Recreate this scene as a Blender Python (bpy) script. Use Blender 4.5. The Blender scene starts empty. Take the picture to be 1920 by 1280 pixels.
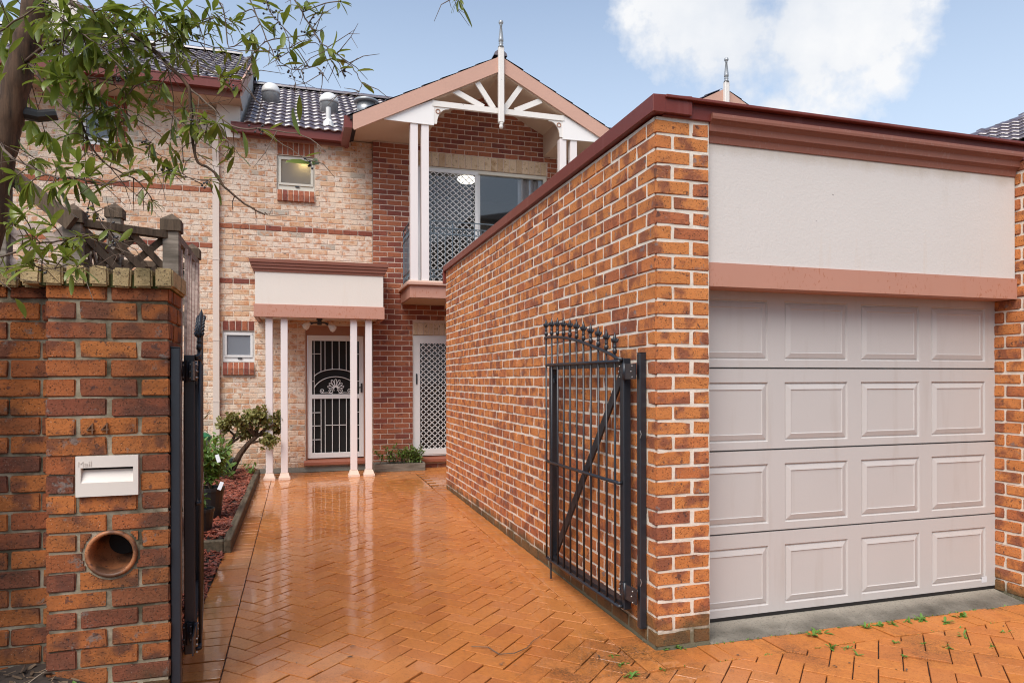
import bpy, bmesh, math, random
import numpy as np
from mathutils import Vector, Matrix
random.seed(7)
S = bpy.context.scene
COL = S.collection

# ------------------------------------------------------------------ camera
cam_d = bpy.data.cameras.new('camera'); cam = bpy.data.objects.new('camera', cam_d); COL.objects.link(cam)
EYE = Vector((0, 0, 1.54))
FWD = Vector((0.29409, 0.95578, 0)); RGT = Vector((0.95578, -0.29409, -0.00237)); UPV = Vector((0.00227, -0.0007, 1))
mw = Matrix.Identity(4)
for i in range(3):
    mw[i][0] = RGT[i]; mw[i][1] = UPV[i]; mw[i][2] = -FWD[i]; mw[i][3] = EYE[i]
cam.matrix_world = mw
cam_d.sensor_fit = 'HORIZONTAL'; cam_d.sensor_width = 36; cam_d.lens = 36 * 1300 / 1920
cam_d.shift_y = 71 / 1920; cam_d.clip_start = 0.05; cam_d.clip_end = 2000
S.camera = cam

# ------------------------------------------------------------------ sky and sun
SUN_AZ = math.radians(220); SUN_EL = math.radians(52)     # azimuth clockwise from +Y: behind the camera, to the left
SKY_STRENGTH = 0.105
w = bpy.data.worlds.new('World'); S.world = w; w.use_nodes = True
nt = w.node_tree; nt.nodes.clear()
def wn(t): return nt.nodes.new(t)
sky = wn('ShaderNodeTexSky'); sky.sky_type = 'NISHITA'; sky.sun_disc = False
sky.sun_elevation = SUN_EL; sky.sun_rotation = SUN_AZ; sky.air_density = 1.0; sky.dust_density = 1.6; sky.ozone_density = 1.3
tc = wn('ShaderNodeTexCoord')
def wmath(op, a, b=None, clamp=False):
    n = wn('ShaderNodeMath'); n.operation = op; n.use_clamp = clamp
    for i, v in enumerate((a, b)):
        if v is None: continue
        if isinstance(v, (int, float)): n.inputs[i].default_value = v
        else: nt.links.new(v, n.inputs[i])
    return n.outputs[0]
nz = wn('ShaderNodeTexNoise'); nz.inputs['Scale'].default_value = 5.2; nz.inputs['Detail'].default_value = 9; nz.inputs['Roughness'].default_value = 0.58
nt.links.new(tc.outputs['Generated'], nz.inputs['Vector'])
nz2 = wn('ShaderNodeTexNoise'); nz2.inputs['Scale'].default_value = 1.7; nz2.inputs['Detail'].default_value = 7; nz2.inputs['Roughness'].default_value = 0.55
nt.links.new(tc.outputs['Generated'], nz2.inputs['Vector'])
def blob(v, rad, soft):
    d = wn('ShaderNodeVectorMath'); d.operation = 'DISTANCE'
    nt.links.new(tc.outputs['Generated'], d.inputs[0]); d.inputs[1].default_value = Vector(v).normalized()
    a = wmath('SUBTRACT', rad, d.outputs['Value'])
    return wmath('DIVIDE', a, soft)
def skydir(px, py):
    return (FWD * 1 + RGT * ((px - 960) / 1300) + UPV * ((711 - py) / 1300)).normalized()
cl = None
for (px, py, r) in ((1290, 40, .07), (1390, 50, .10), (1510, 25, .10), (1630, 30, .06), (1400, 140, .045), (1440, 190, .03), (1380, -60, .12), (1560, -90, .12)):
    b = blob(skydir(px, py), r, .10)
    cl = b if cl is None else wmath('MAXIMUM', cl, b)
cl = wmath('ADD', cl, wmath('MULTIPLY', wmath('SUBTRACT', nz.outputs[0], .5), 4.6))
cl = wmath('MULTIPLY', wmath('ADD', cl, .0), 2.0, True)
gen = wmath('MULTIPLY', wmath('SUBTRACT', nz2.outputs[0], .56), 6.0, True)      # scattered clouds over the rest of the sky
faint = wmath('MULTIPLY', gen, .75)
# keep the generic clouds behind the viewer and overhead; the blue gap is what the photograph shows ahead
dotn = wn('ShaderNodeVectorMath'); dotn.operation = 'DOT_PRODUCT'
nt.links.new(tc.outputs['Generated'], dotn.inputs[0]); dotn.inputs[1].default_value = (FWD + UPV * .45).normalized()
gap = wmath('MULTIPLY', wmath('SUBTRACT', .78, dotn.outputs['Value']), 4, True)
faint = wmath('MULTIPLY', faint, gap)
cloud = wmath('MAXIMUM', cl, faint)
ccol = wn('ShaderNodeMixRGB'); ccol.inputs[1].default_value = (3.9, 4.15, 4.55, 1); ccol.inputs[2].default_value = (4.85, 4.9, 5.0, 1)
nt.links.new(wmath('MULTIPLY', wmath('SUBTRACT', nz.outputs[0], .40), 4.5, True), ccol.inputs[0])
# pale summer haze thins the blue towards the horizon
sepz = wn('ShaderNodeSeparateXYZ'); nt.links.new(tc.outputs['Generated'], sepz.inputs[0])
mixh = wn('ShaderNodeMixRGB'); mixh.inputs[2].default_value = (4.1, 4.75, 5.5, 1)
nt.links.new(sky.outputs[0], mixh.inputs[1])
hz = wmath('SUBTRACT', 1.12, wmath('MULTIPLY', sepz.outputs['Z'], 1.75), True)
nt.links.new(hz, mixh.inputs[0])
mx = wn('ShaderNodeMixRGB'); nt.links.new(cloud, mx.inputs[0]); nt.links.new(mixh.outputs[0], mx.inputs[1]); nt.links.new(ccol.outputs[0], mx.inputs[2])
bg = wn('ShaderNodeBackground'); bg.inputs['Strength'].default_value = SKY_STRENGTH
wo = wn('ShaderNodeOutputWorld'); nt.links.new(mx.outputs[0], bg.inputs[0]); nt.links.new(bg.outputs[0], wo.inputs[0])

sd = bpy.data.lights.new('sun', 'SUN'); sd.energy = 2.0; sd.angle = math.radians(45); sd.color = (1, .96, .9)
sun = bpy.data.objects.new('sun', sd); COL.objects.link(sun)
sv = Vector((math.sin(SUN_AZ) * math.cos(SUN_EL), math.cos(SUN_AZ) * math.cos(SUN_EL), math.sin(SUN_EL)))
sun.rotation_euler = sv.to_track_quat('Z', 'Y').to_euler(); sun.location = sv * 30
S.view_settings.view_transform = 'Standard'; S.view_settings.look = 'None'; S.view_settings.gamma = 1
S.view_settings.use_curve_mapping = False; S.view_settings.exposure = 0.90
S.render.engine = 'CYCLES'; S.cycles.max_bounces = 8; S.cycles.diffuse_bounces = 4; S.cycles.glossy_bounces = 4
S.cycles.filter_width = 1.1; S.cycles.transmission_bounces = 4; S.cycles.caustics_reflective = False; S.cycles.caustics_refractive = False

# ------------------------------------------------------------------ materials
class NT:
    def __init__(s, name):
        s.m = bpy.data.materials.new(name); s.m.use_nodes = True; s.t = s.m.node_tree
        s.p = s.t.nodes['Principled BSDF']; s.pos = s.n('ShaderNodeNewGeometry').outputs['Position']
    def n(s, t, **kw):
        x = s.t.nodes.new(t)
        for k, v in kw.items(): setattr(x, k, v)
        return x
    def set(s, sock, v):
        if isinstance(v, bpy.types.NodeSocket): s.t.links.new(v, sock)
        elif isinstance(v, (tuple, list)) and len(v) == 3 and sock.type == 'RGBA': sock.default_value = (*v, 1)
        else: sock.default_value = v
    def noise(s, scale, detail=3, rough=.5, vec=None, out=0, dist=0):
        x = s.n('ShaderNodeTexNoise'); s.set(x.inputs['Vector'], vec or s.pos); x.inputs['Scale'].default_value = scale
        x.inputs['Detail'].default_value = detail; x.inputs['Roughness'].default_value = rough; x.inputs['Distortion'].default_value = dist
        return x.outputs[out]
    def math(s, op, a, b=0, clamp=False):
        x = s.n('ShaderNodeMath', operation=op, use_clamp=clamp); s.set(x.inputs[0], a); s.set(x.inputs[1], b); return x.outputs[0]
    def step(s, v, lo, hi):
        x = s.n('ShaderNodeMapRange'); s.set(x.inputs[0], v); x.inputs[1].default_value = lo; x.inputs[2].default_value = hi; return x.outputs[0]
    def mix(s, f, a, b, mode='MIX'):
        x = s.n('ShaderNodeMixRGB', blend_type=mode); s.set(x.inputs[0], f); s.set(x.inputs[1], a); s.set(x.inputs[2], b); return x.outputs[0]
    def ramp(s, f, stops, const=False):
        x = s.n('ShaderNodeValToRGB'); s.set(x.inputs[0], f); r = x.color_ramp
        if const: r.interpolation = 'CONSTANT'
        while len(r.elements) < len(stops): r.elements.new(.5)
        for e, (p, c) in zip(r.elements, stops): e.position = p; e.color = (*c, 1)
        return x.outputs[0]
    def scalevec(s, v, sc):
        x = s.n('ShaderNodeVectorMath', operation='MULTIPLY'); s.set(x.inputs[0], v); x.inputs[1].default_value = sc; return x.outputs[0]
    def addvec(s, v, w_):
        x = s.n('ShaderNodeVectorMath', operation='ADD'); s.set(x.inputs[0], v); s.set(x.inputs[1], w_); return x.outputs[0]
    def rnd(s):
        a = s.n('ShaderNodeAttribute', attribute_name='rnd'); o = s.n('ShaderNodeObjectInfo')
        return s.math('FRACT', s.math('ADD', a.outputs['Fac'], o.outputs['Random']))
    def z(s):
        x = s.n('ShaderNodeSeparateXYZ'); s.set(x.inputs[0], s.pos); return x.outputs['Z']
    def bump(s, h, strength, dist=.01):
        x = s.n('ShaderNodeBump'); x.inputs['Strength'].default_value = strength; x.inputs['Distance'].default_value = dist
        s.set(x.inputs['Height'], h); s.t.links.new(x.outputs[0], s.p.inputs['Normal']); return x
    def out(s, col=None, rough=None, metal=None, spec=None, coat=None, coat_r=None):
        for k, v in (('Base Color', col), ('Roughness', rough), ('Metallic', metal), ('Specular IOR Level', spec), ('Coat Weight', coat), ('Coat Roughness', coat_r)):
            if v is not None: s.set(s.p.inputs[k], v)
        return s.m

def mat_brick(name, stops, patch, patch_lo=.52, pit=(.05, .025, .015), moss=None, moss_h=0, grime=0, ash=None, rough=.85, bump=.75, patch_scale=8.):
    k = NT(name); r = k.rnd()
    off = k.n('ShaderNodeCombineXYZ'); k.set(off.inputs[0], k.math('MULTIPLY', r, 37.)); k.set(off.inputs[1], k.math('MULTIPLY', r, 91.))
    v = k.addvec(k.pos, off.outputs[0])
    col = k.ramp(r, stops)
    col = k.mix(k.math('MULTIPLY', k.step(k.noise(28, 4, .6, v), .35, .7), .35), col, k.mix(1., col, (1.35, 1.25, 1.15), 'MULTIPLY'))
    col = k.mix(k.math('MULTIPLY', k.step(k.noise(patch_scale, 3, .55, v), patch_lo, patch_lo + .14), .85), col, patch)
    if ash: col = k.mix(k.math('MULTIPLY', k.step(k.noise(9, 4, .7, k.addvec(v, (5., 3., 1.))), .62, .68), .8), col, ash)
    pits = k.step(k.noise(130, 2, .6, v), .60, .68)
    col = k.mix(k.math('MULTIPLY', pits, .8), col, pit)
    fl = k.step(k.noise(210, 1, .5, k.addvec(v, (9., 2., 4.))), .72, .76)
    col = k.mix(k.math('MULTIPLY', fl, .5), col, (.6, .5, .38))
    sp_ = k.step(k.noise(24, 2, .5, k.addvec(v, (2., 7., 1.))), .67, .71)
    col = k.mix(k.math('MULTIPLY', sp_, .7), col, (.06, .035, .035))
    if grime:
        g = k.step(k.noise(2.3, 5, .65), .42, .72)
        col = k.mix(k.math('MULTIPLY', g, grime), col, (.05, .035, .02))
    if moss:
        m = k.math('ADD', k.math('SUBTRACT', moss_h, k.z()), k.math('MULTIPLY', k.math('SUBTRACT', k.noise(5, 5, .6), .5), .35))
        col = k.mix(k.math('MULTIPLY', k.step(m, 0, .10), .8), col, moss)
    h = k.math('SUBTRACT', k.noise(60, 5, .65, v), k.math('MULTIPLY', pits, .6))
    k.bump(h, bump, .006)
    return k.out(col, rough, spec=.3)

def mat_mortar(name, c, c2, moss=None, moss_h=0, dark=None):
    k = NT(name)
    col = k.mix(k.step(k.noise(14, 5, .6), .35, .65), c, c2)
    if dark: col = k.mix(k.math('MULTIPLY', k.step(k.noise(3.1, 5, .65), .45, .62), .85), col, dark)
    if moss:
        m = k.math('ADD', k.math('SUBTRACT', moss_h, k.z()), k.math('MULTIPLY', k.math('SUBTRACT', k.noise(5, 5, .6), .5), .35))
        col = k.mix(k.math('MULTIPLY', k.step(m, 0, .10), .9), col, moss)
    k.bump(k.noise(90, 4, .7), .6, .006)
    return k.out(col, .95, spec=.2)

def mat_paint(name, c, rough=.55, var=.12, spots=None, streak=None, bump=.08, wear=None, grain=None):
    k = NT(name)
    col = k.mix(k.math('MULTIPLY', k.step(k.noise(2.2, 5, .6), .3, .75), var), c, tuple(x * .72 for x in c))
    if streak:
        v = k.scalevec(k.pos, (9, 9, .9)); col = k.mix(k.math('MULTIPLY', k.step(k.noise(1, 4, .6, v), .58, .75), streak[1]), col, streak[0])
    if spots:
        v = k.scalevec(k.pos, (62, 62, 26)); col = k.mix(k.math('MULTIPLY', k.math('MULTIPLY', k.step(k.noise(1, 2, .5, v), .60, .65), k.step(k.noise(3.5, 2, .5), .40, .55)), spots[1]), col, spots[0])
    if wear:
        v = k.scalevec(k.pos, (14, 14, 14)); col = k.mix(k.math('MULTIPLY', k.step(k.noise(1, 5, .7, v), wear[1], wear[1] + .05), .9), col, wear[0])
    h = k.noise(70, 3, .6)
    if grain: h = k.noise(1, 4, .6, k.scalevec(k.pos, grain))
    k.bump(h, bump, .004)
    return k.out(col, rough, spec=.4)

def mat_plain(name, c, rough=.5, metal=0., spec=.5, var=.1, bump=0.):
    k = NT(name); col = k.mix(k.math('MULTIPLY', k.noise(9, 4, .6), var * 2), c, tuple(x * .6 for x in c))
    if bump: k.bump(k.noise(55, 4, .6), bump, .004)
    return k.out(col, rough, metal, spec)

def mat_wood(name, c, c2, axis=(3, 3, 40), rough=.85):
    k = NT(name); v = k.scalevec(k.pos, axis)
    col = k.ramp(k.noise(1, 6, .65, v), [(.3, c2), (.62, c)])
    col = k.mix(k.math('MULTIPLY', k.step(k.noise(4, 4, .6), .5, .7), .4), col, (.07, .06, .045))
    k.bump(k.noise(1, 6, .7, v), .5, .006)
    return k.out(col, rough, spec=.25)

def mat_leaf(name, top, under, gloss=.32, trans=.35):
    k = NT(name); r = k.rnd()
    c = k.mix(r, top, under)
    c = k.mix(k.math('MULTIPLY', k.step(k.noise(25, 3, .6), .5, .75), .35), c, (top[0] * 1.5, top[1] * 1.15, top[2] * .6))
    k.out(c, gloss, spec=.55)
    tr = k.n('ShaderNodeBsdfTranslucent'); k.set(tr.inputs[0], k.mix(.5, c, (.22, .30, .03)))
    ms = k.n('ShaderNodeMixShader'); ms.inputs[0].default_value = trans
    o = [x for x in k.t.nodes if x.type == 'OUTPUT_MATERIAL'][0]
    k.t.links.new(k.p.outputs[0], ms.inputs[1]); k.t.links.new(tr.outputs[0], ms.inputs[2]); k.t.links.new(ms.outputs[0], o.inputs[0])
    return k.m

M = {}
ORANGE = [(0, (.50, .185, .056)), (.35, (.54, .205, .062)), (.7, (.50, .175, .056)), (.86, (.45, .150, .054)), (.96, (.37, .120, .052)), (1, (.46, .155, .054))]
M['brick_garage'] = mat_brick('orange clinker brick', ORANGE, (.22, .075, .045), .475, moss=(.075, .062, .028), moss_h=.19, ash=(.20, .16, .15))
M['mortar_garage'] = mat_mortar('white lime mortar', (.78, .71, .61), (.66, .58, .48), moss=(.11, .10, .05), moss_h=.15)
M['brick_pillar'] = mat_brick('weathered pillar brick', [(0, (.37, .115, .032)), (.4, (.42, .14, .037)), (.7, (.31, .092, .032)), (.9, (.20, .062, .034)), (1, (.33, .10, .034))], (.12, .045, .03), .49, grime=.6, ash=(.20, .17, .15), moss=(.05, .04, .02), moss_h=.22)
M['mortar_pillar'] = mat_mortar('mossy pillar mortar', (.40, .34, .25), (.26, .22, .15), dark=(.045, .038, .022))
M['coping'] = mat_brick('lichen coping brick', [(0, (.44, .33, .17)), (.5, (.50, .38, .20)), (1, (.36, .25, .12))], (.22, .17, .08), .52, pit=(.05, .04, .02), grime=.4, bump=.8)
M['mortar_coping'] = mat_mortar('mossy coping mortar', (.05, .065, .02), (.10, .10, .04))
M['brick_red'] = mat_brick('red house brick', [(0, (.30, .095, .05)), (.45, (.36, .125, .062)), (.75, (.25, .072, .045)), (1, (.19, .055, .04))], (.17, .05, .037), .56)
M['mortar_red'] = mat_mortar('pink mortar', (.66, .53, .44), (.54, .41, .33))
M['brick_cream'] = mat_brick('cream mottled brick', [(0, (.70, .55, .42)), (.35, (.69, .57, .46)), (.6, (.67, .52, .40)), (.78, (.65, .44, .29)), (.92, (.57, .36, .22)), (.975, (.44, .39, .32)), (1, (.44, .39, .32))], (.54, .25, .125), .485, pit=(.22, .11, .06), ash=(.68, .62, .58), patch_scale=11)
M['mortar_cream'] = mat_mortar('cream mortar', (.70, .60, .50), (.62, .51, .41))
M['brick_sand'] = mat_brick('sandy lintel brick', [(0, (.56, .42, .28)), (.5, (.62, .48, .34)), (1, (.46, .32, .20))], (.40, .25, .13), .55, pit=(.15, .09, .05))
M['maroon'] = mat_paint('maroon metal', (.165, .034, .024), .38, .25, streak=((.24, .085, .075), .5), bump=.02)
M['cornice'] = mat_paint('brown cornice paint', (.27, .105, .07), .5, .25, spots=((.4, .33, .3), .12))
M['beam'] = mat_paint('salmon beam paint', (.49, .245, .175), .55, .2, spots=((.37, .13, .06), .7), streak=((.42, .15, .07), .2))
M['barge'] = mat_paint('faded salmon timber', (.55, .325, .245), .65, .25, wear=((.24, .10, .075), .70), grain=(5, 60, 60), bump=.25)
M['render'] = mat_paint('cream render', (.72, .655, .58), .8, .10, streak=((.62, .50, .38), .22), bump=.35)
M['render_beige'] = mat_paint('beige soffit paint', (.56, .42, .31), .7, .2)
M['white'] = mat_paint('white gloss paint', (.80, .77, .74), .4, .08)
M['white_worn'] = mat_paint('worn white timber', (.74, .70, .65), .65, .2, wear=((.15, .12, .10), .66), bump=.3)
M['post'] = mat_paint('pinkish white post paint', (.74, .675, .65), .4, .06)
M['post_base'] = mat_paint('peach post base', (.74, .58, .47), .5, .1)
M['downpipe'] = mat_paint('cream downpipe', (.66, .55, .47), .45, .12)
M['door'] = mat_paint('greige door paint', (.525, .497, .475), .42, .12, streak=((.42, .37, .33), .4), bump=.10)
M['alu'] = mat_paint('white aluminium', (.72, .71, .69), .35, .06)
M['alu_cream'] = mat_paint('cream window frame', (.62, .58, .49), .45, .15)
M['ter_door'] = mat_paint('brown door frame', (.33, .16, .10), .55, .15)
M['terracotta'] = mat_plain('terracotta sill tile', (.32, .105, .06), .45, bump=.2)
M['pipe'] = mat_brick('salt glazed terracotta pipe', [(0, (.36, .14, .06)), (1, (.40, .16, .07))], (.06, .035, .025), .40, rough=.4, bump=.15)
M['black'] = mat_plain('black blue steel', (.018, .021, .028), .38, .0, .6, .2, bump=.05)
M['bolt'] = mat_plain('worn steel bolt', (.35, .34, .33), .35, .8)
M['railing'] = mat_plain('weathered railing steel', (.13, .165, .19), .4, .3, .5, .2)
M['concrete_old'] = mat_paint('stained concrete', (.27, .24, .205), .8, .9, streak=((.07, .062, .05), .85), bump=.5)
def mat_sill():
    k = NT('stained concrete sill'); g = k.n('ShaderNodeSeparateXYZ'); k.set(g.inputs[0], k.pos)
    c = k.ramp(k.noise(3.2, 6, .68), [(.32, (.075, .066, .052)), (.52, (.15, .135, .11)), (.72, (.25, .225, .185))])
    e = k.math('ADD', k.step(g.outputs['Y'], 3.60, 3.70), k.math('MULTIPLY', k.math('SUBTRACT', k.noise(5, 4, .6), .5), .9), True)
    c = k.mix(k.math('MULTIPLY', e, .7), c, (.36, .32, .26))
    c = k.mix(k.math('MULTIPLY', k.step(k.noise(90, 3, .6), .56, .66), .5), c, (.05, .045, .035))
    k.bump(k.noise(60, 5, .7), .5, .005); return k.out(c, .85, spec=.3)
M['concrete'] = mat_sill()
M['tile'] = None
def mat_tile():
    k = NT('glazed charcoal tile'); r = k.rnd()
    c = k.ramp(r, [(0, (.085, .060, .064)), (.5, (.11, .078, .082)), (1, (.07, .052, .06))]); k.p.inputs['IOR'].default_value = 1.6; k.p.inputs['Coat IOR'].default_value = 1.6
    c = k.mix(k.math('MULTIPLY', k.step(k.noise(4, 4, .6), .5, .7), .4), c, (.10, .06, .055))
    k.bump(k.noise(40, 3, .6), .1, .004)
    return k.out(c, .4, spec=.6, coat=1., coat_r=.2)
M['tile'] = mat_tile()
M['tile_base'] = mat_plain('roof underlay', (.02, .015, .015), .9)
M['metal_vent'] = mat_plain('galvanised vent', (.42, .43, .43), .35, .5, .5, .2)
M['pvc'] = mat_plain('white vent pipe', (.75, .74, .71), .4)
M['wood'] = mat_wood('grey weathered timber', (.28, .235, .19), (.11, .09, .07))
M['wood_dark'] = mat_wood('dark wet timber', (.13, .09, .06), (.045, .03, .02), (40, 40, 4))
M['wood_edge'] = mat_wood('mossy edging timber', (.14, .11, .072), (.05, .04, .026), (30, 4, 30))
M['paling'] = mat_wood('pale pink paling', (.66, .53, .46), (.36, .27, .22))
M['bark'] = mat_wood('peeling bark', (.12, .068, .04), (.018, .012, .009), (34, 34, 3.2))
M['twig'] = mat_plain('grey twig bark', (.14, .095, .065), .8, var=.3, bump=.3)
M['leaf'] = mat_leaf('glossy tree leaf', (.14, .19, .028), (.22, .26, .05))
M['leaf_garden'] = mat_leaf('fresh garden leaf', (.13, .25, .05), (.20, .32, .08), .35)
M['leaf_jade'] = mat_leaf('jade plant leaf', (.19, .20, .05), (.27, .23, .085), .4, .15)
M['leaf_box'] = mat_leaf('planter leaf', (.10, .19, .035), (.16, .23, .05), .35, .25)
M['leaf_red'] = mat_leaf('bronze leaf', (.14, .11, .04), (.20, .09, .05), .4)
M['weed'] = mat_leaf('bright weed leaf', (.10, .24, .03), (.15, .28, .05), .5, .3)
M['berry'] = mat_plain('dark berry', (.02, .018, .022), .35)
M['soil'] = mat_plain('dark garden soil', (.045, .032, .024), .95, var=.3, bump=.9)
M['mulch'] = mat_brick('red bark mulch', [(0, (.22, .055, .032)), (.5, (.30, .085, .05)), (.8, (.13, .04, .03)), (1, (.36, .16, .11))], (.12, .03, .02), .55, rough=.5, bump=.3)
M['litter'] = mat_brick('dry leaf litter', [(0, (.10, .065, .04)), (.5, (.20, .14, .09)), (.85, (.06, .04, .028)), (1, (.34, .27, .20))], (.05, .035, .025), .5, rough=.7, bump=.3)
M['pot'] = mat_plain('black plastic pot', (.015, .015, .016), .45)
M['pot_teal'] = mat_plain('teal glazed pot', (.03, .085, .095), .3)
M['green_lid'] = mat_plain('green plastic', (.02, .16, .07), .4)
M['grey_tank'] = mat_plain('grey green plastic', (.20, .25, .21), .5)
M['tag'] = mat_plain('white plant tag', (.7, .72, .75), .5)
M['mail'] = mat_paint('cream letterbox enamel', (.72, .65, .58), .4, .05, bump=.03)
M['dark'] = mat_plain('flat near black', (.01, .009, .008), .9)
M['number'] = mat_plain('aged bronze numerals', (.17, .085, .045), .55, .2)
M['timber_box'] = mat_wood('grey planter timber', (.24, .21, .17), (.11, .09, .07), (4, 40, 40))
M['curtain'] = mat_plain('grey curtain', (.80, .79, .80), .9)
M['room'] = mat_plain('room paint', (.28, .26, .24), .9)
M['asphalt'] = mat_plain('street surface', (.12, .10, .09), .9, bump=.3)

def mat_paver():
    k = NT('wet orange paver'); r = k.rnd()
    off = k.n('ShaderNodeCombineXYZ'); k.set(off.inputs[0], k.math('MULTIPLY', r, 17.))
    v = k.addvec(k.pos, off.outputs[0])
    c = k.ramp(r, [(0, (.47, .160, .034)), (.35, (.53, .190, .042)), (.6, (.50, .168, .038)), (.85, (.43, .140, .034)), (1, (.54, .20, .056))])
    c = k.mix(k.math('MULTIPLY', k.step(k.noise(30, 5, .65, v), .4, .72), .45), c, (.30, .085, .022))
    c = k.mix(k.math('MULTIPLY', k.step(k.noise(.75, 3, .5), .46, .62), .35), c, (.60, .25, .085))
    # worn, dirty patch where the drive meets the street paving
    gx = k.n('ShaderNodeSeparateXYZ'); k.set(gx.inputs[0], k.pos)
    dv = k.n('ShaderNodeVectorMath', operation='DISTANCE'); k.set(dv.inputs[0], k.pos); dv.inputs[1].default_value = (1.72, 3.42, 0)
    dirt = k.math('ADD', k.math('MULTIPLY', k.math('MULTIPLY', k.step(k.noise(2.1, 6, .7), .50, .66), k.step(gx.outputs['Y'], 4.6, 3.3)), .8), k.math('MULTIPLY', k.step(dv.outputs['Value'], .55, .12), k.step(k.noise(7, 4, .6), .40, .55)), True)
    fine = k.step(k.noise(75, 4, .7, k.scalevec(k.pos, (1, 2.2, 1))), .42, .56)
    c = k.mix(k.math('MULTIPLY', k.math('MULTIPLY', dirt, fine), .85), c, (.055, .035, .018))
    c = k.mix(k.math('MULTIPLY', k.step(k.noise(120, 3, .6), .58, .68), .6), c, (.14, .045, .016))
    k.bump(k.math('ADD', k.noise(110, 4, .7), k.math('MULTIPLY', k.noise(14, 3, .5), 1.6)), .22, .003)
    wet = k.step(k.noise(.9, 4, .6), .40, .60)
    dry = k.step(gx.outputs['X'], 1.9, 2.6)
    rough = k.math('ADD', k.math('SUBTRACT', .55, k.math('MULTIPLY', wet, .14)), k.math('MULTIPLY', dry, .25), True)
    k.out(c, rough, spec=.25, coat=k.math('SUBTRACT', .95, k.math('MULTIPLY', dry, .85), True), coat_r=k.math('SUBTRACT', .13, k.math('MULTIPLY', wet, .09))); k.p.inputs['Coat IOR'].default_value = 1.36
    cb = k.n('ShaderNodeBump'); cb.inputs['Strength'].default_value = .16; cb.inputs['Distance'].default_value = .004
    k.set(cb.inputs['Height'], k.math('ADD', k.noise(9, 3, .5), k.math('MULTIPLY', k.noise(34, 2, .5), .25)))
    k.t.links.new(cb.outputs[0], k.p.inputs['Coat Normal'])
    return k.m
M['paver'] = mat_paver()
def mat_panel():
    k = NT('weathered render panel'); z = k.z()
    c = k.mix(k.math('MULTIPLY', k.step(k.noise(2.0, 5, .6), .3, .75), .12), (.64, .60, .56), (.52, .48, .43))
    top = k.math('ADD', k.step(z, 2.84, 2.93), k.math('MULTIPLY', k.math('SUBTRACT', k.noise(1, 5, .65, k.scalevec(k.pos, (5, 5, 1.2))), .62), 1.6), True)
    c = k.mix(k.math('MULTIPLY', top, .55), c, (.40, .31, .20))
    c = k.mix(k.math('MULTIPLY', k.step(k.noise(1, 3, .6, k.scalevec(k.pos, (11, 11, .7))), .66, .78), .3), c, (.60, .45, .32))
    c = k.mix(k.math('MULTIPLY', k.step(k.noise(17, 1, .5), .835, .85), .8), c, (.08, .06, .05))
    k.bump(k.math('ADD', k.noise(70, 3, .6), k.math('MULTIPLY', k.noise(9, 3, .5), .6)), .35, .004); return k.out(c, .8, spec=.3)
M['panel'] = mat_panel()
M['joint'] = mat_plain('dark sand joint', (.030, .016, .009), .55, var=.3, bump=.4)

def mat_glass(name, tint, rough=.02, alpha=.25):
    k = NT(name); k.out(tint, rough, spec=.5)
    tr = k.n('ShaderNodeBsdfTransparent'); ms = k.n('ShaderNodeMixShader'); ms.inputs[0].default_value = alpha
    gl = k.n('ShaderNodeBsdfGlossy'); gl.inputs['Roughness'].default_value = rough; fr = k.n('ShaderNodeFresnel'); fr.inputs[0].default_value = 1.52
    m2 = k.n('ShaderNodeMixShader'); o = [x for x in k.t.nodes if x.type == 'OUTPUT_MATERIAL'][0]
    k.t.links.new(k.p.outputs[0], ms.inputs[1]); k.t.links.new(tr.outputs[0], ms.inputs[2])
    fac = k.math('MULTIPLY', fr.outputs[0], 1.7, True)
    k.t.links.new(fac, m2.inputs[0]); k.t.links.new(ms.outputs[0], m2.inputs[1]); k.t.links.new(gl.outputs[0], m2.inputs[2]); k.t.links.new(m2.outputs[0], o.inputs[0])
    return k.m
M['glass'] = mat_glass('window glass', (.03, .035, .04), .02, .88)
M['glass_dark'] = mat_glass('dark door glass', (.012, .012, .012), .05, .15)
def mat_frost(name, c):
    k = NT(name); k.out(c, .35, spec=.4)
    tr = k.n('ShaderNodeBsdfTranslucent'); tr.inputs[0].default_value = (.75, .73, .7, 1); ms = k.n('ShaderNodeMixShader'); ms.inputs[0].default_value = .5
    o = [x for x in k.t.nodes if x.type == 'OUTPUT_MATERIAL'][0]
    k.t.links.new(k.p.outputs[0], ms.inputs[1]); k.t.links.new(tr.outputs[0], ms.inputs[2]); k.t.links.new(ms.outputs[0], o.inputs[0]); return k.m
M['frost'] = mat_frost('frosted glass', (.34, .37, .42))
M['frost_warm'] = mat_frost('frosted bathroom glass', (.27, .25, .23))
k_ = NT('lit lamp shade'); k_.out((.9, .88, .8), .4); k_.p.inputs['Emission Color'].default_value = (1, .93, .78, 1); k_.p.inputs['Emission Strength'].default_value = 2.2; M['lamp'] = k_.m
M['bulb'] = mat_plain('clear lamp glass', (.72, .70, .66), .1)

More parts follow.
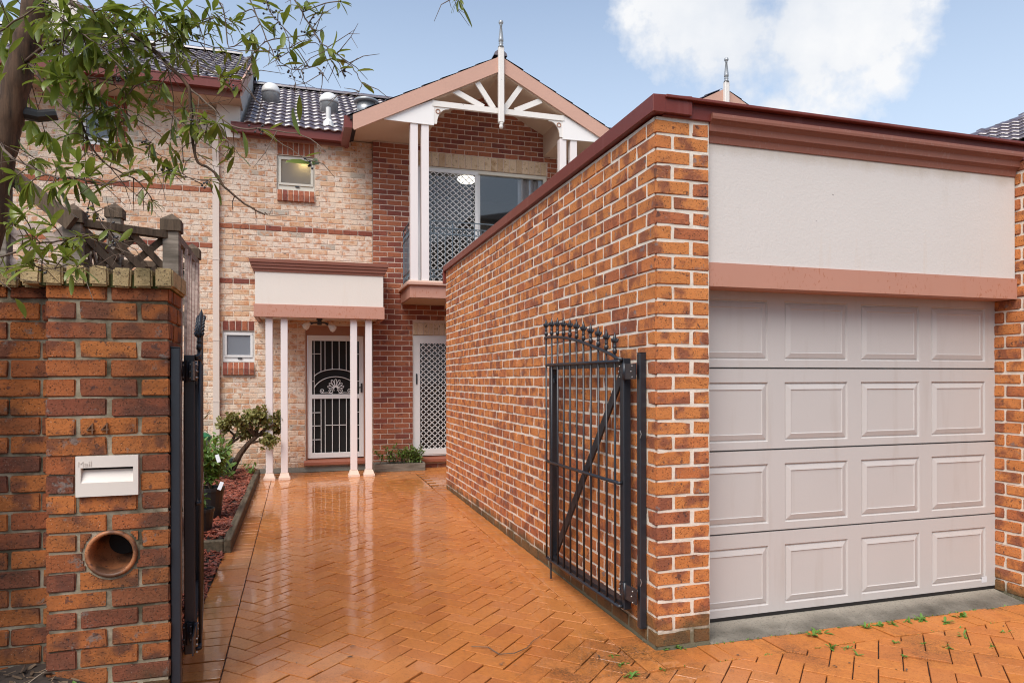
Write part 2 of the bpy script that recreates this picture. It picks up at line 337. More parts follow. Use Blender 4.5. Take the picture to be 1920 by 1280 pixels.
# ------------------------------------------------------------------ builders
def link(name, me, mat, parent=None):
    o = bpy.data.objects.new(name, me); COL.objects.link(o)
    if mat is not None and not me.materials: me.materials.append(mat)
    if parent is not None:
        o.parent = parent
        p = Vector((0, 0, 0)); q = parent
        while q is not None: p += q.location; q = q.parent
        o.location = -p
    return o
def root(name, label, cat, loc=(0, 0, 0), group=None):
    o = bpy.data.objects.new(name, None); COL.objects.link(o); o.location = loc; o.empty_display_size = .1
    o['label'] = label; o['category'] = cat
    if group: o['group'] = group
    return o
class B:
    """collects geometry in world coordinates, then becomes ONE mesh object"""
    def __init__(s): s.v = []; s.f = []; s.r = []
    def add(s, vs, fs, r=None):
        n = len(s.v); s.v += [tuple(x) for x in vs]; s.f += [tuple(i + n for i in f) for f in fs]
        s.r += [random.random() if r is None else r] * len(vs); return s
    def box(s, x0, x1, y0, y1, z0, z1, ang=0, pivot=None):
        vs = [Vector((x, y, z)) for z in (z0, z1) for y in (y0, y1) for x in (x0, x1)]
        if ang:
            R = Matrix.Rotation(ang, 3, 'Z'); p = Vector(pivot); vs = [R @ (v - p) + p for v in vs]
        return s.add(vs, [(0, 2, 3, 1), (4, 5, 7, 6), (0, 1, 5, 4), (2, 6, 7, 3), (0, 4, 6, 2), (1, 3, 7, 5)])
    def prism(s, poly, axis, a0, a1, r=None):
        """poly in the other two axes (in xyz order), extruded along axis"""
        def mk(p, a): return (a, p[0], p[1]) if axis == 'x' else (p[0], a, p[1]) if axis == 'y' else (p[0], p[1], a)
        n = len(poly); vs = [mk(p, a0) for p in poly] + [mk(p, a1) for p in poly]
        area = sum(poly[i][0] * poly[(i + 1) % n][1] - poly[(i + 1) % n][0] * poly[i][1] for i in range(n))
        flip = (area > 0) == (axis in 'xz') if a1 > a0 else (area > 0) != (axis in 'xz')
        a = tuple(range(n)); b = tuple(range(n, 2 * n)); sides = [(i, (i + 1) % n, (i + 1) % n + n, i + n) for i in range(n)]
        fs = [a[::-1], b] + sides
        if not flip: fs = [f[::-1] for f in fs]
        return s.add(vs, fs, r)
    def bar(s, p, q, wd, th, up=(0, 0, 1), r=None):
        p = Vector(p); q = Vector(q); d = (q - p).normalized(); u = Vector(up)
        sd_ = d.cross(u).normalized(); u = sd_.cross(d).normalized()
        vs = [a + sd_ * (i * wd / 2) + u * (j * th / 2) for a in (p, q) for i, j in ((-1, -1), (1, -1), (1, 1), (-1, 1))]
        return s.add(vs, [(0, 1, 2, 3), (7, 6, 5, 4), (0, 4, 5, 1), (1, 5, 6, 2), (2, 6, 7, 3), (3, 7, 4, 0)], r)
    def tube(s, pts, rad, n=8, closed=False, r=None):
        pts = [Vector(p) for p in pts]; m = len(pts)
        if not hasattr(rad, '__len__'): rad = [rad] * m
        vs = []; ref = None
        for i in range(m):
            d = (pts[(i + 1) % m] - pts[i - 1]) if closed else (pts[min(i + 1, m - 1)] - pts[max(i - 1, 0)])
            d.normalize()
            if ref is None: ref = d.orthogonal().normalized()
            ref = (ref - d * ref.dot(d)).normalized(); c = d.cross(ref)
            vs += [pts[i] + (ref * math.cos(2 * math.pi * k / n) + c * math.sin(2 * math.pi * k / n)) * rad[i] for k in range(n)]
        fs = []
        for i in range(m if closed else m - 1):
            a = i * n; b = ((i + 1) % m) * n
            fs += [(a + k, a + (k + 1) % n, b + (k + 1) % n, b + k) for k in range(n)]
        if not closed: fs += [tuple(range(n))[::-1], tuple(range((m - 1) * n, m * n))]
        return s.add(vs, fs, r)
    def lathe(s, prof, c, n=16, axis='z'):
        c = Vector(c); vs = []
        for (rr, h) in prof:
            for k in range(n):
                a = 2 * math.pi * k / n; x, y = rr * math.cos(a), rr * math.sin(a)
                vs.append(c + (Vector((x, y, h)) if axis == 'z' else Vector((x, -h, y)) if axis == 'y' else Vector((h, x, y))))
        m = len(prof); fs = []
        for i in range(m - 1): fs += [(i * n + k, i * n + (k + 1) % n, (i + 1) * n + (k + 1) % n, (i + 1) * n + k) for k in range(n)]
        fs += [tuple(range(n))[::-1], tuple(range((m - 1) * n, m * n))]
        return s.add(vs, fs)
    def obj(s, name, mat, parent=None, smooth=False, bevel=0, rnd=False, label=None, kind=None):
        me = bpy.data.meshes.new(name); me.from_pydata(s.v, [], s.f)
        if rnd:
            a = me.attributes.new('rnd', 'FLOAT', 'POINT'); a.data.foreach_set('value', s.r)
        if bevel:
            bm = bmesh.new(); bm.from_mesh(me); bmesh.ops.remove_doubles(bm, verts=bm.verts, dist=1e-5)
            ed = [e for e in bm.edges if len(e.link_faces) == 2 and e.calc_face_angle(0) > .6]
            bmesh.ops.bevel(bm, geom=ed, offset=bevel, segments=1, affect='EDGES', clamp_overlap=True); bm.to_mesh(me); bm.free()
        if smooth: me.polygons.foreach_set('use_smooth', [True] * len(me.polygons))
        me.update()
        o = link(name, me, mat, parent)
        if label: o['label'] = label
        if kind: o['kind'] = kind
        return o

# --- bricks: each a bevelled, slightly irregular block; the nearest are objects, the rest one mesh
_bm = {}
def brick_mesh(l, d, h, bev, seg, var, mat):
    key = (round(l, 2), round(d, 2), round(h, 2), bev, seg, var, mat.name)
    if key in _bm: return _bm[key]
    rng = random.Random(hash(key[:6]) & 0xffff); bm = bmesh.new(); bmesh.ops.create_cube(bm, size=1)
    for v in bm.verts: v.co = Vector((v.co.x * l, v.co.y * d, v.co.z * h)) + Vector([rng.uniform(-1, 1) * .0028 for _ in range(3)])
    bmesh.ops.bevel(bm, geom=list(bm.edges), offset=bev, segments=seg, affect='EDGES', clamp_overlap=True)
    if seg > 1:
        for v in bm.verts: v.co += Vector([rng.uniform(-1, 1) * .0012 for _ in range(3)])
    me = bpy.data.meshes.new('brick'); bm.to_mesh(me); bm.free(); me.materials.append(mat)
    me['dims'] = (l, d, h); _bm[key] = me; return me
def emit_bricks(parent, name, specs, mat, limit=300, bev=.005, seg=1, prio=None, rest='bricks'):
    """specs: (cx,cy,cz, angle, l, d, h)"""
    def size(s):
        c = Vector(s[:3]); q = s[4] * s[6] / max((c - EYE).length_squared, .01)
        if prio and not prio(c): q *= 1e-4
        return -q
    specs = sorted(specs, key=size); rng = random.Random(11)
    pp = Vector((0, 0, 0)); q = parent
    while q is not None: pp += q.location; q = q.parent
    rv, rf, rr, base = [], [], [], 0
    for i, (cx, cy, cz, a, l, d, h) in enumerate(specs):
        me = brick_mesh(l, d, h, bev, seg, rng.randrange(5), mat); bl, bd, bh = me['dims']
        L = Matrix.Translation((cx, cy, cz)) @ Matrix.Rotation(a + rng.uniform(-1, 1) * .004, 4, 'Z') @ Matrix.Rotation(rng.uniform(-1, 1) * .004, 4, 'Y')
        j = rng.uniform(-1, 1) * .0015
        L = L @ Matrix.Translation((0, j, 0))
        sc = (l / bl, d / bd, h / bh)
        if i < limit:
            o = bpy.data.objects.new(name, me); COL.objects.link(o); o.parent = parent
            o.matrix_local = Matrix.Translation(-pp) @ L @ Matrix.Diagonal((*sc, 1))
        else:
            n = len(me.vertices); co = np.empty(n * 3); me.vertices.foreach_get('co', co); co = co.reshape(-1, 3) * sc
            Lm = np.array(L); co = co @ Lm[:3, :3].T + Lm[:3, 3]
            rv.append(co); rr += [rng.random()] * n
            rf += [tuple(v + base for v in p.vertices) for p in me.polygons]; base += n
    if rv:
        me = bpy.data.meshes.new(rest); me.from_pydata(np.concatenate(rv).tolist(), [], rf)
        a = me.attributes.new('rnd', 'FLOAT', 'POINT'); a.data.foreach_set('value', rr); me.update()
        o = link(rest, me, mat, parent); o['kind'] = 'stuff'
def run(intervals, k, off, mod, joint, L):
    """cut a course of stretchers into the given intervals"""
    res = []
    for (a, b) in intervals:
        n0 = math.floor((a - off) / mod) - 1; n = n0
        while off + n * mod < b:
            s, e = max(a, off + n * mod), min(b, off + n * mod + L); n += 1
            if e - s > .028: res.append((s, e))
    return res
def clip(u0, u1, zc, holes):
    iv = [(u0, u1)]
    for (a, b, z0, z1) in holes:
        if z0 < zc < z1:
            nv = []
            for (s, e) in iv:
                if b <= s or a >= e: nv.append((s, e)); continue
                if a - s > .02: nv.append((s, a - .008))
                if e - b > .02: nv.append((b + .008, e))
            iv = nv
    return iv
def wall_specs(O, du, nrm, u0, u1, z0, z1, holes=(), d=.05, gauge=.086, h=.072, L=.226, mod=.24, shift=0., starts=None, ztest=None):
    """stretcher bond on a vertical face. O: world xy of u=0 on the brick face; returns specs list with course index appended"""
    a = math.atan2(du[1], du[0]); res = []; k = 0; z = z0
    while z + h * .6 < z1:
        zc = z + gauge / 2; hh = min(h, z1 - z - .006)
        s0 = u0 if starts is None else starts[k % 2]
        for (s, e) in run(clip(s0, u1, zc, holes), k, shift + (0 if k % 2 == 0 else mod / 2), mod, mod - L, L):
            um = (s + e) / 2
            if ztest and zc > ztest(um): continue
            res.append((O[0] + du[0] * um - nrm[0] * d / 2, O[1] + du[1] * um - nrm[1] * d / 2, z + gauge / 2, a, e - s, d, hh, k))
        k += 1; z += gauge
    return res
def core(b, O, du, nrm, u0, u1, z0, z1, holes=(), back=.007, th=.2):
    """mortar core behind the brick faces, with openings"""
    us = sorted({u0, u1, *[min(max(x, u0), u1) for q in holes for x in q[:2]]}); zs = sorted({z0, z1, *[min(max(x, z0), z1) for q in holes for x in q[2:]]})
    for i in range(len(us) - 1):
        for j in range(len(zs) - 1):
            um, zm = (us[i] + us[i + 1]) / 2, (zs[j] + zs[j + 1]) / 2
            if us[i + 1] - us[i] < 1e-4 or any(q[0] < um < q[1] and q[2] < zm < q[3] for q in holes): continue
            P = lambda u, n, z: (O[0] + du[0] * u - nrm[0] * n, O[1] + du[1] * u - nrm[1] * n, z)
            vs = [P(u, n, z) for z in (zs[j], zs[j + 1]) for n in (back + th, back) for u in (us[i], us[i + 1])]
            fs = [(0, 2, 3, 1), (4, 5, 7, 6), (0, 1, 5, 4), (2, 6, 7, 3), (0, 4, 6, 2), (1, 3, 7, 5)]
            b.add(vs, fs)
    return b
def s7(l): return [x[:7] for x in l]
def gz(y): return max(0., (y - 3.6) * .0088)
BRANCHES=[
 (0.02,0.006,[(-1.169,3.237,3.176),(-0.989,3.129,3.073),(-0.838,3.031,2.983),(-0.685,2.931,2.886),(-0.534,2.885,2.791),(-0.460,2.862,2.715),(-0.393,2.841,2.635),(-0.378,2.837,2.495),(-0.369,2.834,2.373),(-0.312,2.816,2.327),(-0.266,2.802,2.267),(-0.190,2.779,2.200),(-0.119,2.757,2.160)]),
 (0.008,0.003,[(-0.393,2.841,2.635),(-0.304,2.814,2.559),(-0.228,2.738,2.470),(-0.108,2.649,2.442),(0.020,2.609,2.419),(0.095,2.534,2.346)]),
 (0.004,0.002,[(-0.114,2.651,2.436),(-0.026,2.624,2.371),(0.057,2.598,2.311)]),
 (0.016,0.006,[(-1.089,3.369,2.870),(-0.963,3.174,2.862),(-0.884,3.097,2.863),(-0.757,3.005,2.851),(-0.693,2.933,2.860),(-0.672,2.927,2.916)]),
 (0.013,0.004,[(-1.074,3.365,2.868),(-0.984,3.180,2.752),(-0.911,3.105,2.647),(-0.826,3.027,2.559),(-0.788,2.984,2.523),(-0.740,2.948,2.414),(-0.675,2.928,2.342),(-0.570,2.896,2.281),(-0.524,2.882,2.213)]),
 (0.012,0.004,[(-1.192,3.296,2.549),(-1.110,3.166,2.463),(-1.027,3.036,2.375),(-0.919,2.951,2.315),(-0.838,2.874,2.273),(-0.759,2.849,2.265),(-0.660,2.819,2.247),(-0.589,2.849,2.275)]),
 (0.005,0.002,[(-0.734,2.841,2.267),(-0.706,2.833,2.171),(-0.686,2.827,2.119),(-0.638,2.812,2.053),(-0.595,2.799,1.988)]),
 (0.004,0.002,[(-0.570,2.896,2.281),(-0.495,2.873,2.315),(-0.457,2.861,2.329),(-0.409,2.846,2.355)]),
 (0.009,0.003,[(-1.127,3.067,1.987),(-1.011,2.979,2.007),(-0.914,2.897,2.031),(-0.826,2.870,2.042),(-0.752,2.847,2.065),(-0.688,2.827,2.042),(-0.554,2.786,1.984)]),
 (0.005,0.002,[(-1.044,2.885,1.942),(-0.952,2.804,1.930),(-0.885,2.783,1.934),(-0.811,2.761,1.924),(-0.749,2.742,1.911)]),
 (0.007,0.002,[(-0.036,2.836,3.112),(-0.009,2.828,3.019),(0.041,2.812,2.927),(0.082,2.800,2.859),(0.132,2.784,2.815),(0.189,2.767,2.771),(0.227,2.755,2.715),(0.237,2.752,2.682),(0.215,2.759,2.642)]),
 (0.004,0.0015,[(0.112,2.790,2.832),(0.118,2.789,2.794),(0.158,2.776,2.740),(0.191,2.766,2.769)]),
 (0.006,0.002,[(-0.215,2.891,3.102),(-0.165,2.876,2.988),(-0.116,2.861,2.863),(-0.077,2.848,2.786),(-0.027,2.833,2.747),(-0.003,2.826,2.649)]),
 (0.004,0.0015,[(-0.027,2.833,2.747),(0.023,2.818,2.749),(0.062,2.806,2.755),(0.094,2.796,2.736)]),
 (0.005,0.0015,[(-0.504,2.928,2.834),(-0.406,2.898,2.840),(-0.309,2.868,2.813),(-0.211,2.838,2.800),(-0.075,2.796,2.800),(0.003,2.824,2.842),(0.033,2.815,2.884)]),
 (0.006,0.002,[(-0.627,2.913,3.046),(-0.513,2.878,2.905),(-0.427,2.852,2.765),(-0.332,2.822,2.705),(-0.246,2.796,2.679),(-0.171,2.794,2.758)]),
 (0.006,0.002,[(-0.328,2.873,3.074),(-0.273,2.857,2.951),(-0.250,2.850,2.809),(-0.174,2.858,2.872),(-0.175,2.858,2.740),(-0.222,2.841,2.666)]),
 (0.005,0.002,[(-0.135,2.867,3.102),(-0.106,2.858,2.977),(-0.066,2.845,2.925),(-0.037,2.836,2.873),(-0.033,2.835,2.811),(-0.051,2.840,2.869)]),
 (0.006,0.002,[(-0.685,2.931,3.046),(-0.656,2.922,2.906),(-0.628,2.914,2.786),(-0.643,2.918,2.716),(-0.657,2.922,2.646),(-0.609,2.908,2.610)]),
 (0.006,0.002,[(-0.369,2.834,2.385),(-0.349,2.807,2.507),(-0.307,2.763,2.486),(-0.274,2.700,2.462),(-0.259,2.695,2.406)]),
 (0.005,0.002,[(-0.456,2.861,2.545),(-0.409,2.846,2.495),(-0.386,2.839,2.499)]),
 (0.004,0.0015,[(-0.438,2.855,2.325),(-0.381,2.837,2.295),(-0.314,2.817,2.285),(-0.342,2.826,2.275)]),
 (0.008,0.003,[(-0.897,2.892,2.988),(-0.808,2.812,2.827),(-0.721,2.733,2.745),(-0.650,2.711,2.690),(-0.562,2.684,2.597)]),
 (0.007,0.003,[(-0.985,2.814,2.746),(-0.879,2.782,2.820),(-0.791,2.754,2.866),(-0.668,2.716,2.819)]),
 (0.006,0.002,[(0.540,2.659,3.101),(0.569,2.650,3.049),(0.595,2.642,3.009)]),
 (0.005,0.002,[(-0.445,2.909,3.054),(-0.387,2.892,2.931),(-0.363,2.884,2.901),(-0.348,2.880,2.839),(-0.314,2.869,2.941)]),
 (0.004,0.0015,[(-0.816,3.024,2.559),(-0.719,2.994,2.575),(-0.621,2.964,2.555),(-0.534,2.905,2.422),(-0.543,2.887,2.365)]),
]
CLUSTERS=[
 ((-0.822,2.868,2.319),9,0.1012),
 ((-0.764,2.830,2.252),6,0.1056),
 ((-0.752,2.847,2.334),5,0.088),
 ((-0.537,2.885,2.661),7,0.0748),
 ((-0.594,2.903,2.695),6,0.088),
 ((-0.619,2.911,2.636),6,0.088),
 ((-0.644,2.918,2.566),5,0.088),
 ((-0.280,2.723,2.471),7,0.066),
 ((-0.383,2.817,2.490),7,0.0748),
 ((-0.357,2.830,2.521),5,0.0704),
 ((-0.280,2.807,2.675),6,0.0748),
 ((-0.170,2.856,2.872),6,0.0748),
 ((0.035,2.814,2.894),7,0.0484),
 ((0.029,2.816,2.990),7,0.0748),
 ((0.162,2.775,3.012),4,0.0616),
 ((0.593,2.642,3.009),4,0.0528),
 ((-0.351,2.881,2.907),5,0.0792),
 ((-0.237,2.845,2.906),5,0.0616),
 ((-0.317,2.870,2.858),5,0.0528),
 ((-0.494,2.872,2.929),7,0.0968),
 ((-0.417,2.849,2.921),6,0.0968),
 ((-0.551,2.890,2.915),7,0.0968),
 ((-0.461,2.862,2.329),7,0.0528),
 ((-0.534,2.905,2.422),7,0.0572),
 ((-0.526,2.882,2.209),6,0.0528),
 ((-0.713,2.940,2.556),7,0.1056),
 ((-0.782,2.961,2.522),6,0.0968),
 ((-0.676,2.928,2.536),6,0.0968),
 ((-1.074,3.626,2.868),6,0.1056),
 ((-0.820,2.972,2.606),6,0.1056),
 ((-0.899,2.840,2.055),7,0.0792),
 ((-0.836,2.821,2.092),7,0.0792),
 ((-0.935,2.851,2.130),6,0.088),
 ((-0.773,2.801,2.032),7,0.0704),
 ((-0.722,2.733,2.035),6,0.0616),
 ((-0.874,2.759,1.930),6,0.0836),
 ((-0.811,2.760,1.989),6,0.0792),
 ((-0.725,2.713,1.930),5,0.0748),
 ((-0.696,2.830,2.671),6,0.088),
 ((-0.824,2.869,2.700),7,0.1056),
 ((-0.721,2.733,2.745),7,0.1056),
 ((-1.154,3.651,3.220),7,0.1144),
 ((-0.791,2.754,2.820),7,0.1144),
 ((-1.247,3.679,3.147),6,0.1144),
 ((-0.682,2.773,2.827),7,0.1056),
 ((-0.631,2.810,2.795),6,0.0968),
 ((-1.271,3.687,2.953),5,0.0968),
 ((-1.098,3.633,2.662),7,0.0968),
 ((-0.823,2.921,2.438),6,0.088),
 ((-1.155,3.651,2.711),6,0.0968),
 ((-0.657,2.923,2.476),6,0.088),
 ((-0.724,2.943,2.442),5,0.0792),
 ((-0.597,2.852,2.762),6,0.088),
 ((-0.437,2.855,2.745),5,0.0704),
 ((-0.578,2.846,2.830),6,0.088),
 ((-0.092,2.853,2.915),5,0.0528),
 ((-0.430,2.874,2.831),6,0.066),
 ((-0.309,2.868,2.951),5,0.066),
 ((-0.972,2.915,2.277),5,0.088),
 ((-0.495,2.872,2.645),5,0.0704),
 ((-0.747,2.898,2.625),7,0.0968),
 ((-1.178,3.658,2.929),5,0.1056),
 ((-0.384,2.870,2.856),5,0.0616),
 ((-0.456,2.861,2.875),6,0.0792),
 ((-0.409,2.846,2.555),5,0.0528),
 ((-1.062,3.622,3.098),7,0.1056),
 ((-0.754,2.795,2.676),6,0.0968),
 ((-1.236,3.676,3.038),7,0.1144),
 ((-1.120,3.640,3.135),8,0.1144),
 ((-0.762,2.766,2.793),8,0.1056),
 ((-0.709,2.781,2.705),7,0.0968),
 ((-0.650,2.816,2.719),7,0.088),
 ((-0.594,2.799,2.843),7,0.0968),
 ((-0.550,2.837,2.791),6,0.0792),
 ((-1.201,3.665,2.832),6,0.1056),
 ((-0.825,2.869,2.632),7,0.1056),
 ((-0.738,2.895,2.595),7,0.0968),
 ((-1.133,3.644,2.541),7,0.088),
 ((-0.664,2.872,2.389),5,0.0704),
 ((-0.844,2.875,2.238),6,0.0968),
 ((-0.715,2.836,2.276),7,0.0968),
 ((-0.927,2.901,2.248),6,0.088),
 ((-0.971,2.862,2.093),6,0.0792),
 ((-0.767,2.747,1.970),6,0.0704),
 ((-0.846,2.771,1.970),6,0.0748),
 ((-0.571,2.896,2.535),5,0.0616),
 ((-0.490,2.850,2.835),6,0.0792),
 ((-0.408,2.846,2.875),6,0.0792),
 ((-0.519,2.859,2.736),5,0.0704),
 ((-0.270,2.856,2.798),5,0.0528),
 ((-0.204,2.867,2.957),5,0.0616),
 ((-0.056,2.842,2.977),4,0.0528),
 ((0.083,2.799,2.967),4,0.044),
 ((-0.265,2.697,2.400),4,0.0484),
 ((-0.326,2.768,2.447),5,0.0528),
 ((-0.751,2.847,2.623),6,0.1056),
 ((-1.270,3.686,3.220),6,0.1144),
 ((-0.655,2.765,2.846),6,0.1056),
]
TRUNK=[(-1.031,3.372,3.277),(-1.053,3.379,3.142),(-1.074,3.386,3.027),(-1.105,3.395,2.911),(-1.133,3.404,2.794),(-1.159,3.412,2.659),(-1.176,3.417,2.578),(-1.198,3.424,2.462),(-1.220,3.430,2.345),(-1.235,3.414,2.194),(-1.289,3.431,1.927),(-1.345,3.427,1.526),(-1.378,3.416,1.020),(-1.407,3.415,0.386)]
WEEDS=[(2.948,3.454),(3.019,3.460),(3.353,3.458),(3.567,3.460),(3.790,3.460),(3.896,3.376),(4.093,3.438),(2.918,3.263),(2.993,3.223),(2.974,3.125),(3.320,3.205),(3.199,3.038),(3.462,3.143),(3.542,3.059),(3.791,3.171),(3.791,2.997),(4.087,3.132),(2.005,3.526),(2.077,3.519),(1.663,3.521),(1.662,3.401),(1.639,3.253),(1.838,3.288),(3.679,3.465),(3.450,3.447)]
LITTER=[(1.503,4.979),(1.931,6.707),(2.013,6.555),(2.006,6.273),(1.393,5.250),(2.731,3.051),(2.850,3.050),(0.082,4.845),(2.327,3.328),(1.048,3.616),(1.028,3.600),(0.274,4.078),(0.251,3.942),(1.586,3.515),(3.077,2.899),(4.225,3.799),(0.852,5.272)]
TWIG=[(0.943,3.868),(1.029,3.824),(1.065,3.717),(1.150,3.698),(1.241,3.757),(1.307,3.837),(1.398,3.924)]
# ================================================================== SETTING
def struct(b, name, mat, **k):
    o = b.obj(name, mat, **k); o['kind'] = 'structure'; return o
g = B(); g.add([(-300, -300, -.09), (300, -300, -.09), (300, 300, -.09), (-300, 300, -.09)], [(0, 1, 2, 3)])
struct(g, 'ground', M['asphalt'])

# --- driveway: herringbone at 45 degrees with header courses along both edges and along the garage sill
jb = B(); ys = [0.8, 3.6, 7, 12]
for i in range(3):
    y0, y1 = ys[i], ys[i + 1]
    x0, x1 = (-3.2, 7.0) if i == 0 else (-.66, 1.99)
    if i == 0: x0 = -.75
    jb.add([(x0, y0, gz(y0) - .014), (x1, y0, gz(y0) - .014), (x1, y1, gz(y1) - .014), (x0, y1, gz(y1) - .014)], [(0, 1, 2, 3)])
jb.add([(1.0, 9.3, gz(9.3) - .0145), (4.6, 9.3, gz(9.3) - .0145), (4.6, 11.7, gz(11.7) - .0145), (1.0, 11.7, gz(11.7) - .0145)], [(0, 1, 2, 3)])
drive = struct(jb, 'driveway', M['joint'])
W = .118; Lp = .236; G = .006
pav = []
BL, BR_ = -.388, 1.755                 # lines where the header courses meet the herringbone
def poly_clip(poly, tests):
    for (nx, ny, c) in tests:          # keep nx*x+ny*y<=c
        out = []
        for i in range(len(poly)):
            p, q = poly[i - 1], poly[i]; dp, dq = nx * p[0] + ny * p[1] - c, nx * q[0] + ny * q[1] - c
            if (dp <= 0) != (dq <= 0):
                t = dp / (dp - dq); out.append((p[0] + t * (q[0] - p[0]), p[1] + t * (q[1] - p[1])))
            if dq <= 0: out.append(q)
        poly = out
        if not poly: return []
    return poly
def area(p): return .5 * abs(sum(p[i - 1][0] * p[i][1] - p[i][0] * p[i - 1][1] for i in range(len(p))))
def herring(tests, bounds):
    r2 = math.sqrt(.5); x0, x1, y0, y1 = bounds; U0, V0 = 3.60, 1.54
    for i in range(-60, 110):
        for j in range(-60, 110):
            t = (i - j) % 4
            if t == 0: a = (i, j, i + 2, j + 1)
            elif t == 3: a = (i, j, i + 1, j + 2)
            else: continue
            u0, v0, u1, v1 = U0 + a[0] * W + G / 2, V0 + a[1] * W + G / 2, U0 + a[2] * W - G / 2, V0 + a[3] * W - G / 2
            q = [((u - v) * r2, (u + v) * r2) for u, v in ((u0, v0), (u1, v0), (u1, v1), (u0, v1))]
            cx, cy = sum(p[0] for p in q) / 4, sum(p[1] for p in q) / 4
            if not (x0 < cx < x1 and y0 < cy < y1): continue
            q = poly_clip(q, tests)
            if len(q) > 2 and area(q) > .0004: pav.append(q)
herring([(1, 0, BR_ - .002), (-1, 0, -BL - .002)], (BL - .2, BR_ + .2, 3.05, 11.2))
pav = [poly_clip(q, [(0, -1, -3.285), (0, 1, 10.92)]) for q in pav]; pav = [q for q in pav if len(q) > 2 and area(q) > .0004]
n_main = len(pav)
herring([(0, 1, 3.281), (-1, 0, .62)], (-.8, 6.2, 1.2, 3.5))
def rect(x0, x1, y0, y1, j=.004):
    a = [random.uniform(-j, j) * .5 for _ in range(4)]; pav.append([(x0, y0 + a[0]), (x1, y0 + a[1]), (x1, y1 + a[2]), (x0, y1 + a[3])])
y = 3.40
while y < 11.5:
    rect(-.627, BL - .004, y, y + .1115); y += .118
y = 3.52
while y < 9.42:
    rect(BR_ + .003, 1.935, y, y + .1115); y += .118
x = 1.758
while x < 6.0:
    rect(x, x + .105, 3.285, 3.515, .003); x += .1095
y = 10.93
for k in range(5):
    x = -.38 + (k % 2) * .11
    while x < 2.9: rect(x, x + .226, y, y + .11); x += .23
    y += .115
for k in range(13):
    x = 1.77 + (k % 2) * .11
    while x < 2.9: rect(x, x + .226, 9.46 + k * .115, 9.46 + k * .115 + .11); x += .23
def paver_geo(q, rng):
    cx, cy = sum(p[0] for p in q) / len(q), sum(p[1] for p in q) / len(q)
    tx, ty, dz = rng.gauss(0, .004), rng.gauss(0, .004), rng.gauss(0, .0014)
    if cy < 3.9: tx *= 2; ty *= 2; dz *= 2
    f = lambda x, y: gz(y) + dz + tx * (x - cx) + ty * (y - cy)
    ar = sum(q[i - 1][0] * q[i][1] - q[i][0] * q[i - 1][1] for i in range(len(q)))
    if ar < 0: q = q[::-1]
    n = len(q); c = .003; vs = []
    for p in q: vs.append((p[0], p[1], f(*p) - .03))
    for p in q: vs.append((p[0], p[1], f(*p) - c * .8))
    for p in q:
        d = math.hypot(cx - p[0], cy - p[1]) or 1; s = c * 1.4 / d; x, y = p[0] + (cx - p[0]) * s, p[1] + (cy - p[1]) * s
        vs.append((x, y, f(x, y)))
    fs = [tuple(range(2 * n, 3 * n))]
    for k in (0, n): fs += [(k + i, k + (i + 1) % n, k + n + (i + 1) % n, k + n + i) for i in range(n)]
    return vs, fs
rng = random.Random(3)
def pvis(q):
    c = Vector((sum(p[0] for p in q) / len(q), sum(p[1] for p in q) / len(q), 0)) - EYE
    dd = c.dot(FWD); px = 960 + 1300 * c.dot(RGT) / dd if dd > .1 else -9e9; py = 711 - 1300 * c.z / dd if dd > .1 else 9e9
    return area(q) * max(dd, .1) ** -3 * (1 if -60 < px < 1980 and py < 1310 else 1e-4)
pav.sort(key=pvis, reverse=True)
rest = B()
for i, q in enumerate(pav):
    vs, fs = paver_geo(q, rng)
    if i < 300:
        b = B().add(vs, fs); b.obj('paver', M['paver'], drive)
    else: rest.add(vs, fs)
rest.obj('pavers', M['paver'], drive, rnd=True, kind='stuff')

# ================================================================== GARAGE
GX, GY = 1.94, 3.525; GT = 3.035; PX = 2.29; RX = 4.745
garage = root('garage', 'orange brick garage with greige panelled door and maroon parapet cap beside the driveway', 'garage', (GX, GY, 0))
b = B()
core(b, (GX, GY), (0, 1), (-1, 0), .02, 5.87, -.05, GT, back=.004, th=.2)
core(b, (GX, GY), (1, 0), (0, -1), .012, PX - GX, -.05, GT, back=.004, th=.16)
b.box(GX + .1, RX, GY + .22, GY + .33, 2.15, GT)
b.box(GX + .02, 6.5, 9.2, 9.39, -.05, GT - .1)
b.box(GX + .15, 6.5, 3.9, 9.3, GT - .25, GT - .2)
gw = b.obj('wall', M['mortar_garage'], garage)
sp = wall_specs((GX, GY), (0, 1), (-1, 0), 0, 5.88, .012, GT, d=.1, L=.224, h=.073, shift=.118, starts=(.118, .238))
fr = []
k = 0; z = .012
while z + .05 < GT:
    zc = z + .043; h = min(.073, GT - z - .004)
    if k % 2 == 0: fr += [(GX + .111, GY + .05, zc, 0, .222, .1, h), (GX + .2955, GY + .05, zc, 0, .105, .1, h)]
    else: fr += [(GX + .052, GY + .111, zc, math.pi / 2, .222, .104, h), (GX + .232, GY + .05, zc, 0, .228, .1, h)]
    k += 1; z += .086
vs_ = lambda c: (c - EYE).dot(FWD) > 0
emit_bricks(garage, 'brick', s7(sp) + fr, M['brick_garage'], 300, bev=.004, seg=2, rest='far_bricks')
